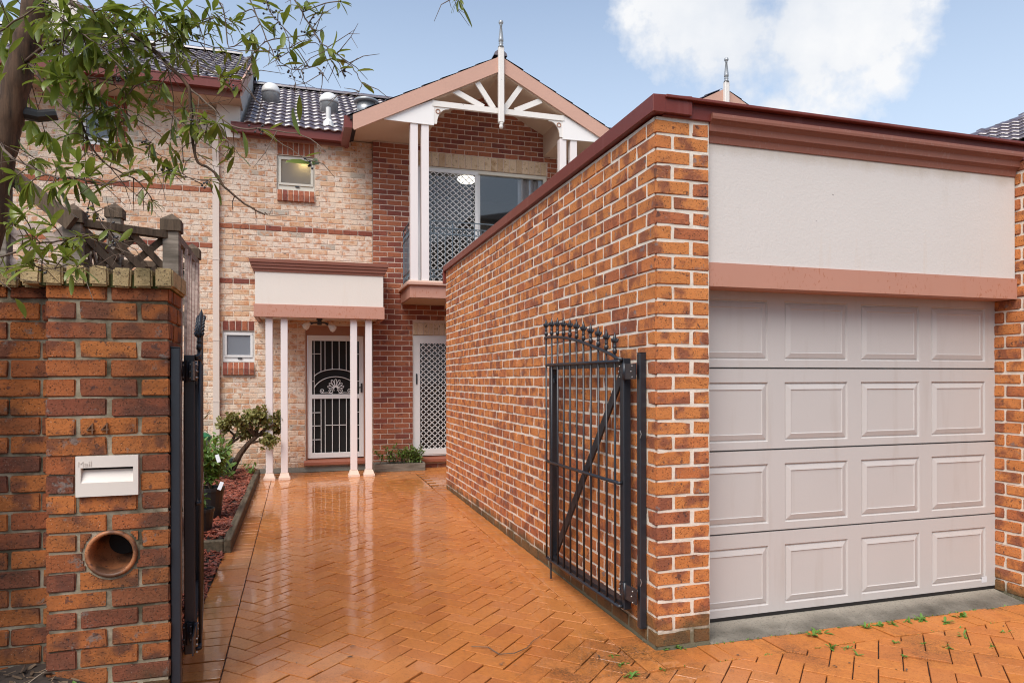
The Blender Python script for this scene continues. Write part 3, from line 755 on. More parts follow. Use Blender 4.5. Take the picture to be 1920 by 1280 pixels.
# parapet cap: sheet metal, folded down over the brick, falling slightly to the rear
b = B()
def capseg(b, p, q, nrm, zt0, zt1, drop, over=.03, wd=.34):
    pass
zt = lambda y: 3.145 - (y - 3.5) * .0075
for (x0, x1, y0, y1) in ((GX - .032, GX + .22, GY - .035, 9.44),):
    vs = [(x0, y0, zt(y0) - .098), (x1, y0, zt(y0) - .098), (x1, y1, zt(y1) - .075), (x0, y1, zt(y1) - .075), (x0, y0, zt(y0)), (x1, y0, zt(y0) + .012), (x1, y1, zt(y1) + .012), (x0, y1, zt(y1))]
    b.add(vs, [(0, 3, 2, 1), (4, 5, 6, 7), (0, 1, 5, 4), (1, 2, 6, 5), (2, 3, 7, 6), (3, 0, 4, 7)])
b.box(GX - .0335, GX + .045, GY - .037, GY + .02, 3.045, 3.14)
b.add([(GX + .045, GY - .05, 3.128), (8.0, GY - .05, 3.128), (8.0, GY - .05, 3.146), (GX + .045, GY - .05, 3.146), (GX + .045, GY + .25, 3.128), (8.0, GY + .25, 3.128), (8.0, GY + .25, 3.165), (GX + .045, GY + .25, 3.165)],
      [(0, 1, 2, 3), (5, 4, 7, 6), (3, 2, 6, 7), (1, 0, 4, 5), (0, 3, 7, 4), (1, 5, 6, 2)])
b.box(GX + .045, 8.0, GY - .012, GY + .2, GT, 3.1275)
b.box(GX - .034, GX + .03, 9.40, 9.448, 2.86, 3.03)
b.obj('parapet_cap', M['maroon'], garage, bevel=.003)
# moulded cornice over the render panel
b = B(); f0 = GY + .055
prof = [(f0, 2.93), (f0 - .022, 2.93), (f0 - .026, 2.955), (f0 - .028, 2.968), (f0 - .044, 2.985), (f0 - .052, 2.988), (f0 - .054, 3.012), (f0 - .056, 3.024), (f0 - .074, 3.045), (f0 - .086, 3.048), (f0 - .088, 3.062), (f0 - .086, 3.080), (f0, 3.080)]
b.prism(prof, 'x', PX + .004, RX - .003); b.obj('cornice', M['cornice'], garage)
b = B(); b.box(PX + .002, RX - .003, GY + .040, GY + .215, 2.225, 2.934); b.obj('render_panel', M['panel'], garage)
b = B(); b.prism([(GY + .024, 2.085), (GY + .211, 2.085), (GY + .211, 2.0895), (GY + .05, 2.0895), (GY + .05, 2.2245), (GY + .024, 2.2245)], 'x', PX + .003, RX - .002)
b.box(PX + .01, RX - .01, GY + .051, GY + .209, 2.09, 2.224); b.obj('lintel_beam', M['beam'], garage)
# sectional door: four sections, each with pressed raised panels
DY = 3.715
gd = B(); gd.box(PX - .05, RX + .05, DY + .045, DY + .07, .02, 2.2); gdo = gd.obj('garage_door', M['door'], garage)
zs = [.062, .578, 1.094, 1.608, 2.145]
PAN = [(2.344, 2.838), (2.962, 3.456), (3.566, 4.060), (4.166, 4.656)]
def section(z0, z1):
    b = B(); ztop, zbot = z1 - .006, z0 + .004
    xs = sorted({PX - .04, RX + .04, *[x for p in PAN for x in p]}); za, zb = z0 + .050, z0 + .424
    P = lambda x, z, d=0: (x, DY + d, z)
    def quad(x0, x1, a, c): b.add([P(x0, a), P(x1, a), P(x1, c), P(x0, c)], [(0, 1, 2, 3)])
    quad(xs[0], xs[-1], zbot, za); quad(xs[0], xs[-1], zb, ztop)
    for i in range(len(xs) - 1):
        if not any(abs(p[0] - xs[i]) < 1e-6 for p in PAN): quad(xs[i], xs[i + 1], za, zb)
    for (x0, x1) in PAN:
        rings = [(0, 0), (.006, .011), (.012, .011), (.016, .006), (.046, -.002), (.050, .003), (.056, .003)]
        pr = None
        for (ins, d) in rings:
            v = [P(x0 + ins, za + ins, d), P(x1 - ins, za + ins, d), P(x1 - ins, zb - ins, d), P(x0 + ins, zb - ins, d)]
            if pr:
                for k in range(4): b.add([pr[k], pr[(k + 1) % 4], v[(k + 1) % 4], v[k]], [(0, 1, 2, 3)])
            pr = v
        b.add(pr, [(0, 1, 2, 3)])
    b.add([P(xs[0], ztop), P(xs[-1], ztop), P(xs[-1], ztop, .04), P(xs[0], ztop, .04)], [(0, 1, 2, 3)])
    b.add([P(xs[0], zbot, .04), P(xs[-1], zbot, .04), P(xs[-1], zbot), P(xs[0], zbot)], [(0, 1, 2, 3)])
    return b
for i in range(4): section(zs[i], zs[i + 1]).obj('door_section', M['door'], gdo)
B().box(PX - .03, RX + .02, DY + .002, DY + .04, .045, .0645).obj('rubber_seal', M['pot'], gdo)
B().box(4.62, 4.667, DY - .001, DY + .001, .095, .135).obj('sticker', M['tag'], gdo)
b = B(); ve = []
b.add([(PX + .002, GY - .012, -.03), (RX - .002, GY - .03, -.03), (RX - .002, DY + .06, -.03), (PX + .002, DY + .06, -.03), (PX + .002, GY - .012, .006), (RX - .002, GY - .03, .006), (RX - .002, DY + .06, .05), (PX + .002, DY + .06, .05)],
      [(0, 3, 2, 1), (4, 5, 6, 7), (0, 1, 5, 4), (1, 2, 6, 5), (2, 3, 7, 6), (3, 0, 4, 7)]); b.obj('door_sill', M['concrete'], garage, bevel=.006)

# brick pier on the far side of the garage door
pier = root('brick_pier', 'orange brick pier closing the right side of the garage door', 'pier', (RX, 3.1, 0))
b = B(); core(b, (RX, 3.1), (0, 1), (-1, 0), .012, .72, -.05, 3.02, back=.008, th=.4); b.obj('wall', M['mortar_garage'], pier)
sp = wall_specs((RX, 3.1), (0, 1), (-1, 0), .002, .72, .03, 3.02, d=.1, L=.224, h=.073, shift=.07)
core(b2 := B(), (RX, 3.1), (1, 0), (0, -1), .02, 3.3, -.05, 3.02, back=.008, th=.3); b2.obj('front_wall', M['mortar_garage'], pier)
sp2 = wall_specs((RX, 3.1), (1, 0), (0, -1), .0, 3.3, .03, 3.02, d=.1, L=.224, h=.073, shift=.118, starts=(.118, .006))
emit_bricks(pier, 'brick', s7(sp) + s7(sp2), M['brick_garage'], 300, bev=.006, seg=2, prio=lambda c: c.y > 3.16, rest='bricks')

# ================================================================== LEFT BOUNDARY WALL AND GATE PILLAR
PYF = 3.49; PXL, PXR = -1.056, -.565; PT = 1.955
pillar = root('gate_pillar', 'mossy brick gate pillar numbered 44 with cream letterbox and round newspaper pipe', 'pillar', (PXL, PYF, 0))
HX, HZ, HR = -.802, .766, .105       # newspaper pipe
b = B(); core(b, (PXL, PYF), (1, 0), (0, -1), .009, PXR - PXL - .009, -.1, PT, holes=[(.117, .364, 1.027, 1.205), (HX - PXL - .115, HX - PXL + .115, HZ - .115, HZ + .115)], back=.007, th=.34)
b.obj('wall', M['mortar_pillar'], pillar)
sp = []; k = 0; gp = .0855; z = .01
mailh = (-.939, -.692, 1.02, 1.21)
rngp = random.Random(4)
while z + .06 < PT:
    zc = z + gp / 2; h = .076
    if k % 2 == 0: row = [(PXL, PXL + .236, 0), (PXR - .236, PXR, 1)]
    else: row = [(PXL, PXL + .114, 0), (PXL + .131, PXR - .131, 0), (PXR - .114, PXR, 1)]
    for (a, c, corner) in row:
        pieces = [(a, c)]
        if mailh[2] < zc < mailh[3]:
            np_ = []
            for (s, e) in pieces:
                if e <= mailh[0] or s >= mailh[1]: np_.append((s, e)); continue
                if mailh[0] - s > .03: np_.append((s, mailh[0] - .008))
                if e - mailh[1] > .03: np_.append((mailh[1] + .008, e))
            pieces = np_
        dz = abs(zc - HZ)
        if dz < HR + .03:
            hw = math.sqrt(max((HR + .012) ** 2 - max(dz - .03, 0) ** 2, 0)); np_ = []
            for (s, e) in pieces:
                if e <= HX - hw or s >= HX + hw: np_.append((s, e)); continue
                if HX - hw - s > .03: np_.append((s, HX - hw))
                if e - HX - hw > .03: np_.append((HX + hw, e))
            whole = pieces; pieces = np_
            if 1:
                for (s, e) in whole:          # bricks cut round the pipe
                    if e < HX - HR - .014 or s > HX + HR + .014: continue
                    cb = B(); n_ = max(2, int((e - s) / .007)); R_ = HR + .012; r1_ = rngp.random()
                    for q in range(n_):
                        xa, xb = s + (e - s) * q / n_, s + (e - s) * (q + 1) / n_; xm = (xa + xb) / 2; u = R_ ** 2 - (xm - HX) ** 2
                        iv = [(zc - h / 2, zc + h / 2)]
                        if u > 0:
                            u = math.sqrt(u); iv = [(a_, b_) for a_, b_ in ((zc - h / 2, min(zc + h / 2, HZ - u)), (max(zc - h / 2, HZ + u), zc + h / 2)) if b_ - a_ > .009]
                        for a_, b_ in iv: cb.prism([(xa, a_), (xb, a_), (xb, b_), (xa, b_)], 'y', PYF + rngp.uniform(.0, .0012), PYF + .1, r1_)
                    if len(cb.v) > 16: cb.obj('brick', M['brick_pillar'], pillar, rnd=True)
                pieces = [p for p in whole if p[1] < HX - HR - .014 or p[0] > HX + HR + .014]
        for (s, e) in pieces:
            d = .108 if (k % 2 == 0 or not corner) else .226
            sp.append(((s + e) / 2, PYF + d / 2, zc + rngp.uniform(-1, 1) * .002, 0, e - s, d, h + rngp.uniform(-.003, .003)))
    # right-hand return face
    y0 = PYF + (.124 if k % 2 == 0 else .242)
    for yy in ((y0, y0 + .226), (y0 + .242, PYF + .36)):
        e = min(yy[1], PYF + .36)
        if e - yy[0] > .04: sp.append((PXR - .05, (yy[0] + e) / 2, zc, math.pi / 2, e - yy[0], .1, h))
    k += 1; z += gp
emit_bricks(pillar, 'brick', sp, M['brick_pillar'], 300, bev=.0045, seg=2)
# rowlock coping, on edge
B().box(PXL - .02, PXR + .006, PYF - .008, PYF + .36, PT, PT + .058).obj('coping_mortar', M['mortar_coping'], pillar)
x = PXR + .022; spc = []
while x > PXL - .03:
    spc.append((x - .037, PYF + .167, PT + .046 + rngp.uniform(-1, 1) * .003, math.pi / 2, .40 + rngp.uniform(-.01, .006), .074, .088)); x -= .0875
emit_bricks(pillar, 'coping_brick', spc, M['coping'], 300, bev=.008, seg=2)
# letterbox: frame with recessed slot
b = B(); mx0, mx1, mz0, mz1 = -.938, -.691, 1.027, 1.205; sx0, sx1, sz0, sz1 = -.918, -.711, 1.088, 1.154; f = PYF - .016
for (a, c, d_, e) in ((mx0, mx1, mz0, sz0), (mx0, mx1, sz1, mz1), (mx0, sx0, sz0, sz1), (sx1, mx1, sz0, sz1)): b.box(a, c, f, PYF + .03, d_, e)
b.prism([(f + .002, sz0), (f + .028, sz1 - .012), (f + .04, sz1 - .012), (f + .04, sz0)], 'x', sx0, sx1)
b.box(sx0, sx1, f + .045, f + .05, sz0, sz1)
lb = b.obj('letterbox', M['mail'], pillar)
B().box(sx0 + .004, sx1 - .004, f + .03, f + .044, sz1 - .012, sz1 - .001).obj('slot', M['dark'], lb)
def text(body, size, loc, mat, parent, name, ext=.002, rot=(math.pi / 2, 0, 0), off=0):
    cu = bpy.data.curves.new(name, 'FONT'); cu.body = body; cu.size = size; cu.extrude = ext; cu.offset = off; cu.resolution_u = 3
    t = bpy.data.objects.new(name, cu); COL.objects.link(t); dg = bpy.context.evaluated_depsgraph_get()
    me = bpy.data.meshes.new_from_object(t.evaluated_get(dg)); COL.objects.unlink(t); bpy.data.objects.remove(t)
    R = Matrix.Translation(loc) @ Matrix.Rotation(rot[0], 4, 'X'); me.transform(R); me.materials.clear()
    return link(name, me, mat, parent)
text('Mail', .034, (-.930, f - .0005, 1.161), mat_plain('embossed letter shade', (.62, .545, .475), .45), lb, 'lettering', .0012)
for i, xx in enumerate((-.899, -.842)): text('4', .072, (xx, PYF - .006, 1.302), M['number'], pillar, 'numeral', .005, off=-.0008)
# newspaper pipe: socket rim and sloping bore
b = B(); n = 40; ring = [(HR, .012), (HR, -.004), (HR - .005, -.010), (HR - .014, -.010), (HR - .018, -.004), (HR - .021, .02)]
vs = []; fs = []
path = [(r, Vector((HX, PYF + d, HZ))) for r, d in ring]
for (r, c) in path + [(HR - .022, Vector((HX, PYF + .08, HZ))), (HR - .022, Vector((HX + .012, PYF + .13, HZ + .012))), (HR - .024, Vector((HX + .035, PYF + .18, HZ + .05))), (HR - .026, Vector((HX + .06, PYF + .21, HZ + .11))), (HR - .03, Vector((HX + .08, PYF + .22, HZ + .20)))]:
    for q in range(n): a = 2 * math.pi * q / n; vs.append(c + Vector((r * math.cos(a), 0, r * math.sin(a))))
for i in range(len(vs) // n - 1): fs += [(i * n + q, i * n + (q + 1) % n, (i + 1) * n + (q + 1) % n, (i + 1) * n + q) for q in range(n)]
b.add(vs, fs); npp = b.obj('newspaper_pipe', M['pipe'], pillar, smooth=True)
b = B(); b.lathe([(.001, -.002), (.060, -.002), (.060, 0), (.001, 0)], (HX + .020, PYF + .135, HZ + .026), 28, 'y'); b.obj('bore_shade_disc', M['dark'], npp)  # black disc set in the bore, painted shade for the pipe's deep interior
b = B(); N_ = 48; vs = []
for rr_ in (0, 1):
    for q in range(N_):
        a = 2 * math.pi * q / N_; c_, s_ = math.cos(a), math.sin(a); m_ = .115 / max(abs(c_), abs(s_)) if rr_ else HR - .004
        bumpy = 0 if rr_ else rngp.uniform(-.001, .003)
        vs.append((HX + c_ * m_, PYF + .0069 - bumpy, HZ + s_ * m_))
b.add(vs, [(q, (q + 1) % N_, (q + 1) % N_ + N_, q + N_) for q in range(N_)]); b.obj('mortar_collar', M['mortar_pillar'], pillar)

LYF = 3.61
lwall = root('brick_wall', 'low mossy brick boundary wall under overhanging branches left of the gate pillar', 'wall', (-2.2, LYF, 0))
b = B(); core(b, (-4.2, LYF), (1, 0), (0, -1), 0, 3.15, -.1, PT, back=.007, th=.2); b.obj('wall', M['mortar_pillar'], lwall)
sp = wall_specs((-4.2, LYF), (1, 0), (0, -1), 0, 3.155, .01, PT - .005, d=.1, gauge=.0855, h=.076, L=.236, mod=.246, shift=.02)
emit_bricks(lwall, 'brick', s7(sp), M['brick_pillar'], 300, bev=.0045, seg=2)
B().box(-4.2, -1.09, LYF + .02, LYF + .22, PT, PT + .055).obj('coping_mortar', M['mortar_coping'], lwall)
spc = []; x = -1.10
while x > -4.2:
    spc.append((x - .037, LYF + .115, PT + .045 + rngp.uniform(-1, 1) * .003, math.pi / 2, .29, .074, .088)); x -= .0875
emit_bricks(lwall, 'coping_brick', spc, M['coping'], 300, bev=.008, seg=2)

# ================================================================== GATES
def gate(label, O, E, side, zb, name='iron_gate', hl=.085):
    """hinged at O, free end at E (world xy); side = +1/-1 says on which side of the frame the bars are welded"""
    O = Vector((*O, 0)); E = Vector((*E, 0)); L = (E - O).length; dx = (E - O) / L; dn = Vector((-dx.y, dx.x, 0)) * side; up = Vector((0, 0, 1))
    T = lambda x, n, z: O + dx * x + dn * n + up * z
    r = root(name, label, 'gate', (O.x, O.y, zb), 'iron driveway gates folded open')
    zt, zm = 1.648, .915
    for x in (.0, L - .03): B().bar(T(x, 0, zb - .015), T(x, 0, zt + .018 if x == 0 else zt), .05, .05, up=dn).obj('stile', M['black'], r, bevel=.004)
    B().bar(T(0, 0, zt - .02), T(L - .02, 0, zt - .02), .04, .03, up=up).obj('top_rail', M['black'], r)
    B().bar(T(0, 0, zb + .015), T(L - .02, 0, zb + .015), .05, .03, up=up).obj('bottom_rail', M['black'], r)
    for z, nm in ((zt, 'top_rod'), (zm, 'middle_rod'), (zb + .002, 'bottom_rod')):
        B().tube([T(-.005, .028, z), T(.0, .045, z), T(L * .5, .047, z), T(L, .045, z), T(L + .01, .03, z)], .011, 8).obj(nm, M['black'], r, smooth=True)
    arch = lambda x: zt + .025 + .185 * math.sin(math.pi / 2 * min(max((x - .02) / (L - .02), 0), 1))
    B().tube([T(-.02, .03, zt + .010), T(.02, .045, zt + .018)] + [T(L * t / 12, .045, arch(L * t / 12)) for t in range(1, 13)] + [T(L + .02, .045, arch(L))], .011, 8).obj('arch_rail', M['black'], r, smooth=True)
    nb = 11
    for i in range(nb):
        x = .05 + (L - .05) * i / (nb - 1); za = arch(x)
        bo = B().tube([T(x, .045, zb), T(x, .045, za + .03)], .0075, 8).obj('bar', M['black'], r, smooth=True)
        s = B(); c = T(x, .045, za + .015)
        s.lathe([(.009, 0), (.014, .002), (.0145, .024), (.010, .028), (.009, .036), (.0135, .040), (.011, .045), (.010, .052), (.0105, .062), (.008, .07)], c, 8)
        s.lathe([(.009, .06), (.012, .076), (.0135, .088), (.009, .104), (.001, .130)], c, 8)
        for q in range(4):
            a = q * math.pi / 2 + .5; v = dx * math.cos(a) + dn * math.sin(a)
            s.tube([c + up * .066, c + v * .015 + up * .074, c + v * .024 + up * .088, c + v * .027 + up * .080], [.008, .0085, .007, .003], 6)
        s.obj('spear_finial', M['black'], bo, smooth=True)
    B().bar(T(.04, -.008, zt - .06), T(L - .07, -.008, zb + .07), .058, .014, up=dn).obj('brace', M['black'], r)
    for z in (1.585, .275):
        h = B(); h.bar(T(-hl, .018, z), T(.02, .028, z), .09, .007, up=dn); ho = h.obj('hinge', M['black'], r)
        B().tube([T(-.035, .025, z - .05), T(-.035, .025, z + .05)], .012, 8).obj('hinge_pin', M['black'], ho, smooth=True)
        s = B()
        for xx in (-hl + .012, -hl + .026, .005, .016):
            for zz in (-.032, .0, .032):
                if (xx in (-hl + .026, .016)) == (zz == 0.): s.lathe([(.005, -.004), (.0055, .0), (.004, .003), (.001, .0045)], T(xx, .036, z + zz), 8)
        s.obj('bolts', M['bolt'], ho, smooth=True)
    B().tube([T(L - .05, .03, zb + .3), T(L - .05, .03, .028)], .007, 8).obj('drop_bolt', M['black'], r)
    s = B(); s.bar(T(L - .09, -.01, zt - .10), T(L - .02, -.01, zt - .10), .05, .02, up=dn); s.tube([T(L - .08, .012, zt - .1), T(L - .08, .012, zt - .135)], .008, 6); s.obj('latch', M['black'], r)
    return r
gate('black steel gate leaf folded back against the side of the garage', (1.885, 3.800), (1.858, 5.0), 1, .172, hl=.165)
gate('black steel gate leaf seen nearly edge on beside the mailbox pillar', (-.528, 3.828), (-.668, 5.09), -1, .180, hl=.235)
def gpost(label, x, y, z0, z1, screws):
    r = root('gate_post', label, 'post', (x, y, z0), 'gate posts')
    B().bar((x, y, z0), (x, y, z1), .042, .042, up=(0, 1, 0)).obj('tube', M['black'], r, bevel=.004)
    B().box(x - .02, x + .02, y - .02, y + .02, z1 + .001, z1 + .006).obj('cap', M['black'], r)
    for z in screws:
        B().tube([(x - .024 * (1 if x > 0 else -1), y - .027, z - .022), (x - .018 * (1 if x > 0 else -1), y - .031, z), (x - .024 * (1 if x > 0 else -1), y - .027, z + .022)], .003, 6).obj('fixing', M['bolt'], r)
for gt_ in [o for o in bpy.data.objects if o.name.startswith('iron_gate') and o.location.x < 0]:
    for z in (1.585, .275):
        ho = B().box(-.556, -.512, 3.790, 3.7965, z - .05, z + .05).obj('hinge', M['black'], gt_, bevel=.002)
        B().tube([(-.533, 3.786, z - .055), (-.533, 3.786, z + .055)], .008, 8).obj('hinge_pin', M['black'], ho)
        s = B()
        for xx, zz in ((-.550, .03), (-.550, -.03), (-.519, .034), (-.519, 0), (-.519, -.034)): s.lathe([(.004, -.001), (.0045, .003), (.002, .005)], (xx, 3.7895, z + zz), 8, 'y')
        s.obj('bolts', M['bolt'], ho)
gpost('black steel post fixed to the garage wall beside the right gate leaf', 1.917, 3.655, .085, 1.69, (1.22, .36))
gpost('black steel post fixed to the side of the mossy gate pillar', -.5435, 3.53, .12, 1.688, ())
# ================================================================== TOWNHOUSE
CY, RY, PY = 11.68, 11.57, 10.75          # cream wall, red wall, porch front
RXL = 1.175
Z0 = .042
house = root('townhouse', 'two storey townhouse of cream and red brick with white porch and timber gable', 'house', (1.2, CY, gz(CY)))
HOLES = [(-1.135, -.668, 1.82, 2.31), (-.322, .255, 4.585, 5.14), (.105, 1.06, .165, 2.42), (-1.145, -.668, 1.62, 1.82), (-1.145, -.668, 2.31, 2.475), (-.322, .257, 4.395, 4.585), (-.322, .257, 5.14, 5.37)]
XL = -1.215
b = B(); h2 = [(q[0] + 1.215, q[1] + 1.215, q[2], q[3]) for q in HOLES[:3]]
core(b, (XL, CY), (1, 0), (0, -1), 0, RXL - XL + .1, -.05, 5.46, holes=h2, back=.006, th=.2)
cw = b.obj('cream_wall', M['mortar_cream'], house)
BANDK = {35, 45}
sp = wall_specs((XL, CY), (1, 0), (0, -1), 0, RXL - XL, Z0 - .086, 5.46, holes=[(q[0] + 1.215, q[1] + 1.215, q[2], q[3]) for q in HOLES], d=.05, L=.229, h=.075)
def hvis(c):
    d = (c - EYE); dd = d.dot(FWD); px = 960 + 1300 * d.dot(RGT) / dd; py = 711 - 1300 * d.z / dd
    return px < 836 or py < 497 - (px - 838) * .81
emit_bricks(cw, 'cream_brick', s7([x for x in sp if x[7] - 1 not in BANDK]), M['brick_cream'], 300, prio=hvis, bev=.004, rest='cream_bricks')
emit_bricks(cw, 'band_brick', [(x[0], x[1] - .004, *x[2:7]) for x in sp if x[7] - 1 in BANDK], M['brick_red'], 300, prio=hvis, bev=.004)
# red brick bay under the gable
rake = lambda x: 6.47 - .512 * abs(x - 3.07)
RH = [(1.83, 3.3, .16, 2.29), (1.88, 4.215, 3.05, 5.14), (1.83, 3.3, 2.285, 2.50), (1.925, 4.22, 5.14, 5.375)]
b = B(); core(b, (0, RY), (1, 0), (0, -1), RXL + .006, 5.2, -.05, 5.47, holes=[RH[0], RH[1]], back=.006, th=.2)
b.prism([(1.9, 5.47), (4.24, 5.47), (4.24, 5.84), (3.07, 6.44), (1.9, 5.84)], 'y', RY + .006, RY + .2)
b.box(RXL + .006, RXL + .1, RY + .1, CY + .1, -.05, 5.3)
rw = b.obj('red_wall', M['mortar_red'], house)
sp = wall_specs((0, RY), (1, 0), (0, -1), RXL, 5.2, Z0, 6.45, holes=RH, d=.05, L=.229, h=.073, starts=(RXL, RXL), shift=RXL - .125, ztest=lambda u: rake(u) - .03 if 1.95 < u < 4.2 else 5.45)
emit_bricks(rw, 'red_brick', s7(sp), M['brick_red'], 300, prio=hvis, bev=.004, rest='red_bricks')
def soldiers(parent, x0, x1, y, z0, z1, mat, name, step=.086, tilt=None, d=.05):
    n = max(1, round((x1 - x0) / step)); s = (x1 - x0) / n
    emit_bricks(parent, name, [(x0 + s * (i + .5), y + d / 2 - .003, (z0 + z1) / 2, 0, s - .012, d, z1 - z0 - .008) for i in range(n)], mat, 300, bev=.004)
soldiers(rw, 1.83, 3.3, RY, 2.285, 2.497, M['brick_sand'], 'lintel_brick')
soldiers(rw, 1.925, 4.215, RY, 5.14, 5.372, M['brick_sand'], 'lintel_brick', .112)
for (x0, x1, z0, z1, zs0, zs1) in ((-1.135, -.668, 2.315, 2.472, 1.62, 1.815), (-.322, .255, 5.145, 5.37, 4.40, 4.58)):
    B().box(x0 - .005, x1 + .005, CY + .004, CY + .1, z0, z1 + .06 if z1 > 5 else z1).obj('lintel_mortar', M['mortar_red'], cw)
    soldiers(cw, x0, x1, CY, z0, z1, M['brick_red'], 'lintel_brick')
    n = 6 if x0 < -1 else 7; s = (x1 - x0) / n
    B().prism([(CY - .035, zs0 + .004), (CY + .1, zs0 + .004), (CY + .1, zs1), (CY + .0, zs1 - .004), (CY - .035, zs0 + .098)], 'x', x0, x1).obj('sill_mortar', M['mortar_red'], cw)
    for i in range(n):
        a = x0 + s * i
        B().prism([(CY - .045, zs0), (CY + .1, zs0), (CY + .1, zs1), (CY + .0, zs1 + .004), (CY - .045, zs0 + .10)], 'x', a + .005, a + s - .006).obj('sill_brick', M['brick_red'], cw, bevel=.003)
# windows
def frame(b, x0, x1, z0, z1, y0, y1, t):
    b.box(x0, x1, y0, y1, z1 - t, z1); b.box(x0, x1, y0, y1, z0, z0 + t); b.box(x0, x0 + t, y0, y1, z0 + t, z1 - t); b.box(x1 - t, x1, y0, y1, z0 + t, z1 - t); return b
def awning(parent, x0, x1, z0, z1, y, pane, fm, label):
    o = frame(B(), x0, x1, z0, z1, y, y + .07, .028).obj('window', fm, parent, label=label)
    frame(B(), x0 + .022, x1 - .022, z0 + .072, z1 - .022, y - .012, y + .03, .036).obj('sash', M['alu'] if fm is M['alu'] else fm, o, bevel=.003)
    B().box(x0 + .028, x1 - .028, y + .004, y + .06, z0 + .028, z0 + .066).obj('sill_track', fm, o)
    B().box((x0 + x1) / 2 - .012, (x0 + x1) / 2 + .05, y - .018, y + .0, z0 + .048, z0 + .062).obj('latch', M['black'], o)
    B().box(x0 + .055, x1 - .055, y + .010, y + .016, z0 + .105, z1 - .055).obj('pane', pane, o)
    b = B(); b.box(x0, x1, y + .5, y + .52, z0, z1); b.box(x0 - .02, x0, y + .08, y + .5, z0, z1); b.box(x1, x1 + .02, y + .08, y + .5, z0, z1); b.box(x0, x1, y + .08, y + .5, z1, z1 + .02); b.box(x0, x1, y + .08, y + .5, z0 - .02, z0)
    b.obj('reveal', M['room'], o); return o
awning(house, -1.132, -.67, 1.825, 2.305, CY + .03, M['frost'], M['alu'], 'small square frosted window beside the porch')
wu = awning(house, -.318, .252, 4.592, 5.132, CY + .03, M['frost_warm'], M['alu_cream'], 'small upstairs frosted window lit from inside')
B().lathe([(.001, .0), (.03, .006), (.035, .03), (.001, .034)], (.10, CY + .20, 5.07), 12).obj('bathroom_lamp', M['lamp'], wu)
pl = bpy.data.lights.new('bathroom_light', 'POINT'); pl.energy = 1.7; pl.color = (1, .72, .25); pl.shadow_soft_size = .03
plo = bpy.data.objects.new('bathroom_light', pl); COL.objects.link(plo); plo.parent = wu; plo.location = Vector((.09, CY + .135, 5.04)) - Vector(house.location) - Vector(wu.location)
# downpipe
b = B(); b.box(-1.268, -1.175, CY - .075, CY - .005, gz(CY), 4.93); b.prism([(CY - .075, 4.93), (CY - .005, 4.93), (CY - .10, 5.40), (CY - .18, 5.40)], 'x', -1.266, -1.177)
b.obj('downpipe', M['downpipe'], house)
b = B()
for z in (1.2, 2.15, 3.4): b.box(-1.272, -1.171, CY - .079, CY - .001, z, z + .025)
b.obj('pipe_strap', M['downpipe'], house)
# plinth and slab under the doors
b = B(); b.box(-1.2, RXL, CY - .012, CY + .004, -.05, .13); b.obj('plinth', M['concrete'], house)

# --- roofs of single tiles
def tile_mesh():
    n = 12; vs = []; fs = []
    for yy, lift in ((0., .016), (.36, .0)):
        for i in range(n + 1):
            x = .302 * i / n; vs.append((x, yy, lift + .012 + .022 * (.5 - .5 * math.cos(2 * math.pi * x / .151))))
    for i in range(n): fs.append((i, i + 1, n + 2 + i, n + 1 + i))
    m = len(vs)
    for i in range(n + 1): x, y_, z = vs[i]; vs.append((x, y_ + .004, z - .018))
    for i in range(n): fs.append((m + i, m + i + 1, i + 1, i))
    me = bpy.data.meshes.new('roof_tile'); me.from_pydata(vs, [], fs); me.materials.append(M['tile'])
    sm = [True] * n + [False] * n; me.polygons.foreach_set('use_smooth', sm); return me
TILE = tile_mesh()
def tiles(parent, org, e, s, ncol, nrow, gauge=.32, wid=.30, skip=None, name='roof_tile', limit=400, x_end=None):
    """org: eave corner; e: unit vector along the eave; s: unit vector up the slope"""
    e = Vector(e).normalized(); s = Vector(s).normalized(); nn = e.cross(s).normalized(); org = Vector(org)
    pp = Vector((0, 0, 0)); q = parent
    while q is not None: pp += q.location; q = q.parent
    rng = random.Random(5); cnt = 0
    for r in range(nrow):
        for c in range(ncol):
            p = org + e * (c * wid) + s * (r * gauge)
            if skip and skip(p + e * .15 + s * .16): continue
            L = Matrix((( e.x, s.x, nn.x, p.x), (e.y, s.y, nn.y, p.y), (e.z, s.z, nn.z, p.z), (0, 0, 0, 1)))
            L = L @ Matrix.Translation((rng.uniform(-.002, .002), rng.uniform(-.004, .004), rng.uniform(0, .003))) @ Matrix.Rotation(rng.uniform(-.006, .006), 4, 'X')
            o = bpy.data.objects.new(name, TILE); COL.objects.link(o); o.parent = parent; o.matrix_local = Matrix.Translation(-pp) @ L; cnt += 1
    return cnt
def ridge_caps(parent, p, q, rad=.11, step=.36, name='ridge_tile'):
    p = Vector(p); q = Vector(q); d = (q - p).normalized(); n = int((q - p).length / step); sd_ = d.cross(Vector((0, 0, 1))).normalized(); up = sd_.cross(d).normalized()
    for i in range(n):
        b = B(); vs = []
        for t, rr in ((0, rad), (step + .03, rad * .93)):
            for a in range(7):
                an = math.pi * a / 6; vs.append(p + d * (i * step + t) + sd_ * (math.cos(an) * rr) + up * (math.sin(an) * rr * .8))
        fs = [(k, k + 1, k + 8, k + 7) for k in range(6)] + [tuple(range(7))[::-1], tuple(range(7, 14))]
        b.add(vs, fs).obj(name, M['tile'], parent)
PIT = .568; APIT = .533; EV, EZ = 11.47, 5.50
